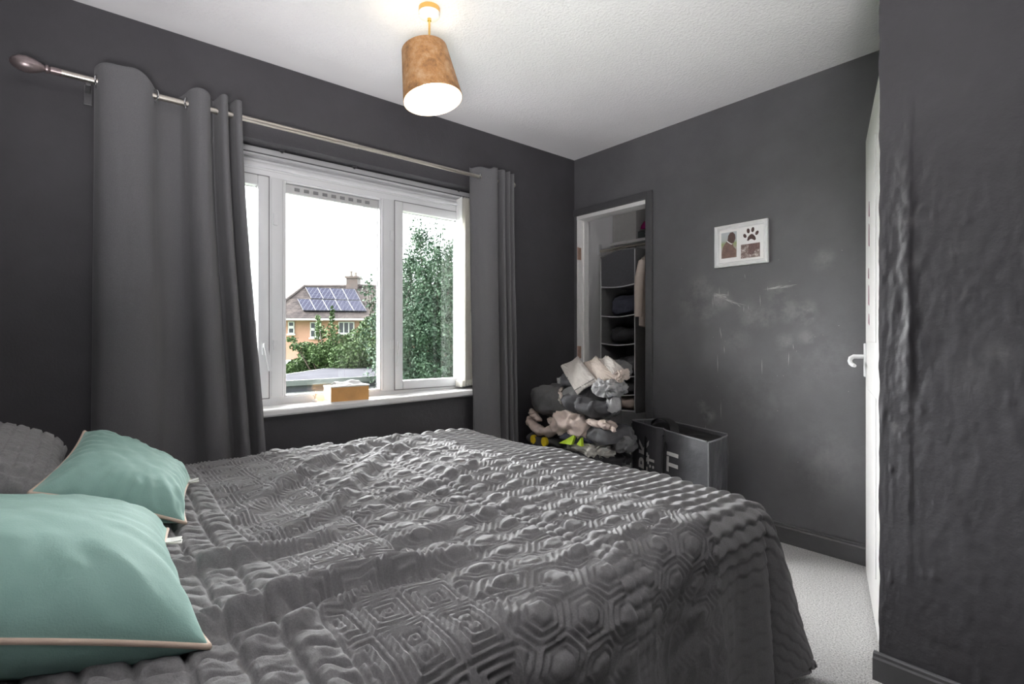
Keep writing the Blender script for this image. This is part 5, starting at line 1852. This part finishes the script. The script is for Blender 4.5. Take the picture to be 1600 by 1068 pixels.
# --- garage block with felt roof below the window
M_FELT = mat('grey_roof_felt', (0.040, 0.040, 0.045, 1), 1.0, spec=0.0, var=0.15, nscale=1.5, bump=0.2, bscale=8)
M_FASCIA = mat('green_grey_fascia', (0.085, 0.092, 0.094, 1), 0.6, var=0.1)
M_GWALL = mat('dark_garage_wall', (0.045, 0.047, 0.055, 1), 0.8, var=0.2, nscale=3)
gar = thing('garage', 'low garage block with grey felt roof just outside the window', 'garage', (-18.5, 8.0, GZ))
ring = [(-15.3, -1.0), (-16.75, 4.88), (-17.02, 8.155), (-17.05, 13.5), (-20.9, 16.2), (-22.975, 8.392), (-19.859, 5.805), (-18.6, 2.0)]
parts = []
parts.append(MB().prism([(x, y, -0.24) for x, y in ring], (0, 0, 0.04)).build('roof', M_FELT))
cen = Vector((-18.6, 7.5))
b = MB()
for i in range(len(ring)):
    (ax_, ay_), (bx_, by_) = ring[i], ring[(i + 1) % len(ring)]
    dv = Vector((bx_ - ax_, by_ - ay_)).normalized()
    nv_ = Vector((dv.y, -dv.x)) * 0.05
    b.hexa([(ax_, ay_, -.36), (bx_, by_, -.36), (bx_ + nv_.x, by_ + nv_.y, -.36), (ax_ + nv_.x, ay_ + nv_.y, -.36),
            (ax_, ay_, -.19), (bx_, by_, -.19), (bx_ + nv_.x, by_ + nv_.y, -.19), (ax_ + nv_.x, ay_ + nv_.y, -.19)])
parts.append(b.build('fascia', M_FASCIA))
inn = [(cen.x + (x - cen.x) * 0.95, cen.y + (y - cen.y) * 0.97) for x, y in ring]
parts.append(MB().prism([(x, y, GZ) for x, y in inn], (0, 0, 2.5)).build('walls', M_GWALL))
b = MB()
for (ax_, ay_), (bx_, by_) in zip(inn[:3], inn[1:4]):
    b.hexa([(ax_ + .0, ay_, -.70), (bx_, by_, -.70), (bx_ + .16, by_, -.70), (ax_ + .16, ay_, -.70), (ax_, ay_, -.56), (bx_, by_, -.56), (bx_ + .16, by_, -.56), (ax_ + .16, ay_, -.56)])
parts.append(b.build('ledge', M_FASCIA))
rebase(gar, parts)


# --- trees
def leaf_mesh(name, C_, size, seed, elong=1.5):
    """one small bent quad per centre"""
    r_ = np.random.default_rng(seed)
    n = len(C_)
    a = r_.normal(size=(n, 3))
    a /= np.linalg.norm(a, axis=1, keepdims=True)
    b_ = r_.normal(size=(n, 3)) + np.array([0, 0, 0.6])
    b_ -= a * (a * b_).sum(1, keepdims=True)
    b_ /= np.linalg.norm(b_, axis=1, keepdims=True)
    s = size * (0.6 + 0.8 * r_.random((n, 1)))
    V_ = np.stack([C_ - a * s * elong / 2, C_ + b_ * s / 2, C_ + a * s * elong / 2, C_ - b_ * s / 2], 1).reshape(-1, 3)
    F_ = np.arange(4 * n).reshape(-1, 4)
    return arr_mesh(name, V_, F_)


def leafmat(name, c0, c1):
    t = NT(name)
    t.l(t.ramp(t.noise(1.6, 5, 0.7), [(0.35, c0), (0.65, c1)]), t.b.inputs['Base Color'])
    t.b.inputs['Roughness'].default_value = 0.75
    t.b.inputs['Specular IOR Level'].default_value = 0.1
    return t.m


M_LEAF1 = leafmat('fresh_leaves', (0.024, 0.044, 0.017, 1), (0.066, 0.100, 0.040, 1))
M_LEAF2 = leafmat('blue_green_leaves', (0.020, 0.040, 0.026, 1), (0.056, 0.088, 0.056, 1))
M_BARK = mat('bark', (0.06, 0.045, 0.035, 1), 0.9, var=0.3, nscale=8)


def spire_pts(x, d, z0, z1, r0, n, r_):
    """leaves round a tapering leader"""
    tt = r_.random(n) ** 0.85
    rad = r0 * (1 - tt) ** 0.75 + 0.05
    ang = r_.random(n) * 2 * math.pi
    clump = 0.55 + 0.45 * np.sin(ang * 3 + tt * 31) * np.sin(tt * 47 + ang)
    q = np.sqrt(r_.random(n)) * rad * (0.7 + 0.5 * clump)
    P_ = np.stack([x + q * np.cos(ang), d + q * np.sin(ang), z0 + (z1 - z0) * tt], -1)
    # leaves gather into sprays that point up and out
    ns_ = max(6, n // 45)
    idx = r_.integers(0, n, ns_)
    cen_ = P_[idx]
    dirv = np.stack([np.cos(ang[idx]) * 0.8, np.sin(ang[idx]) * 0.8, 0.5 + 0.9 * r_.random(ns_)], -1)
    pick = r_.integers(0, ns_, n)
    u_ = r_.random((n, 1)) ** 0.8 * (0.25 + 0.75 * rad[idx][pick][:, None].clip(0.1, 0.8))
    Q_ = cen_[pick] + dirv[pick] * u_ + r_.normal(size=(n, 3)) * (0.035 + 0.11 * (1 - u_)) * min(1.0, r0 + 0.25)
    return np.where(r_.random((n, 1)) < 0.72, Q_, P_)


def tree(name, label, base, trunk_top, pts, m, size, seed, limbs):
    root = thing(name, label, 'tree', ext @ Vector(base), YAW)
    pts = np.asarray(pts) - np.array(base)
    fo = new_obj('foliage', leaf_mesh('foliage', pts, size, seed), m, root)
    fo['kind'] = 'stuff'
    b0 = Vector(base)
    MB().tube([(0, 0, 0), (0.03, 0.02, (trunk_top - base[2]) * .5), (0.0, 0.0, trunk_top - base[2])], [0.20, 0.15, 0.07], 10).build('trunk', M_BARK, root, True)
    for (x, d, z0, z1) in limbs:
        e = Vector((x, d, z1)) - b0
        s = Vector((0, 0, z0 - base[2]))
        MB().tube([s, s.lerp(e, 0.5) + Vector((0, 0, -0.15)), e], [0.06, 0.04, 0.012], 7).build('branch', M_BARK, root, True)
    return root


def pxw(px_, py_, d):
    return ((px_ - 800) / 813 * d, d, 1.06 + (531 - py_) / 813 * d)


r_ = np.random.default_rng(77)
pts, limbs = [], []
dT = 19.0
tips = [(655, 340, 0.10, 60), (652, 362, 0.13, 80), (683, 352, 0.10, 60), (668, 385, 0.14, 90), (632, 392, 0.10, 60), (626, 425, 0.12, 80), (703, 378, 0.12, 80), (640, 380, 0.09, 50), (694, 372, 0.10, 60)]
for (px_, py_, r0, n) in tips:
    x, d, z = pxw(px_, py_, dT)
    pts.append(spire_pts(x, d, z - 1.1, z, r0, n, r_))
for (px_, py_, r0, n, zb) in ((656, 368, 1.05, 2600, -2.0), (684, 385, 1.0, 2200, -2.0), (703, 402, 1.0, 2200, -2.0), (640, 415, 0.8, 1500, -1.8), (626, 452, 0.9, 2000, -2.0), (727, 385, 1.2, 2400, -2.0),
                          (745, 420, 1.4, 2200, -2.2), (612, 470, 0.8, 1500, -2.0), (668, 420, 1.5, 3000, -2.2), (716, 450, 1.5, 2400, -2.2), (648, 480, 1.3, 2600, -2.3), (690, 470, 1.4, 2600, -2.3)):
    n = int(n * 2.3)
    x, d, z = pxw(px_, py_, dT + r_.uniform(-1.2, 1.2))
    pts.append(spire_pts(x, d, zb, z, r0, n, r_))
    limbs.append((x, d, zb + 0.4, z - 0.25))
tree('tree', 'tall dense leafy tree with pointed tops seen through the right pane', (-2.7, dT, GZ), 2.2, np.concatenate(pts), M_LEAF2, 0.062, 3, limbs[:9])
# slender sprig of a second tree left of it
pts, limbs = [], []
for (px_, py_, r0, n) in ((578, 437, 0.10, 46), (573, 432, 0.08, 36), (583, 452, 0.16, 90), (593, 470, 0.5, 420), (598, 500, 0.8, 900)):
    x, d, z = pxw(px_, py_, 24.0)
    pts.append(spire_pts(x, d, z - 2.2 if n > 100 else z - 1.0, z, r0, n, r_))
    limbs.append((x, d, -0.8, z - 0.1))
tree('tree', 'slender tree with thin top shoots behind the middle window post', (-6.2, 24.0, GZ), 0.4, np.concatenate(pts), M_LEAF2, 0.085, 5, limbs)
# broad bush between garage and house
pts, limbs = [], []
dB = 24.5
for (px_, py_, rx, rz, n) in ((470, 575, 0.7, 0.5, 700), (490, 560, 0.75, 0.6, 900), (480, 545, 0.45, 0.35, 300), (505, 552, 0.75, 0.55, 1100), (520, 560, 0.9, 0.8, 1400), (500, 520, 0.32, 0.45, 130), (497, 502, 0.16, 0.35, 50),
                              (520, 522, 0.36, 0.6, 150), (519, 492, 0.12, 0.45, 60), (535, 545, 0.9, 0.75, 1300), (548, 560, 1.0, 0.8, 1500), (563, 532, 0.75, 0.65, 1000), (578, 512, 0.55, 0.5, 600), (590, 520, 0.9, 0.9, 1300),
                              (580, 550, 1.0, 0.9, 1400), (605, 545, 1.0, 0.9, 1200), (598, 500, 0.5, 0.5, 500), (455, 575, 0.35, 0.25, 160), (456, 530, 0.3, 0.16, 60), (464, 541, 0.35, 0.2, 110), (540, 585, 1.6, 0.6, 1500), (470, 590, 1.2, 0.4, 700), (600, 580, 1.2, 0.6, 900)):
    n = int(n * 2.0)
    x, d, z = pxw(px_, py_, dB + r_.uniform(-0.8, 0.8))
    q = r_.normal(size=(n, 3))
    q /= np.linalg.norm(q, axis=1, keepdims=True)
    q *= (r_.random((n, 1)) ** 0.45)
    pts.append(np.array([x, d, z]) + q * np.array([rx, rx, rz]))
    if len(limbs) < 12 and n < 1500:
        limbs.append((x, d, GZ + 0.6, z))
tree('bush', 'broad bright green bush in front of the salmon house', (-8.3, dB, GZ), -0.6, np.concatenate(pts), M_LEAF1, 0.080, 9, limbs)
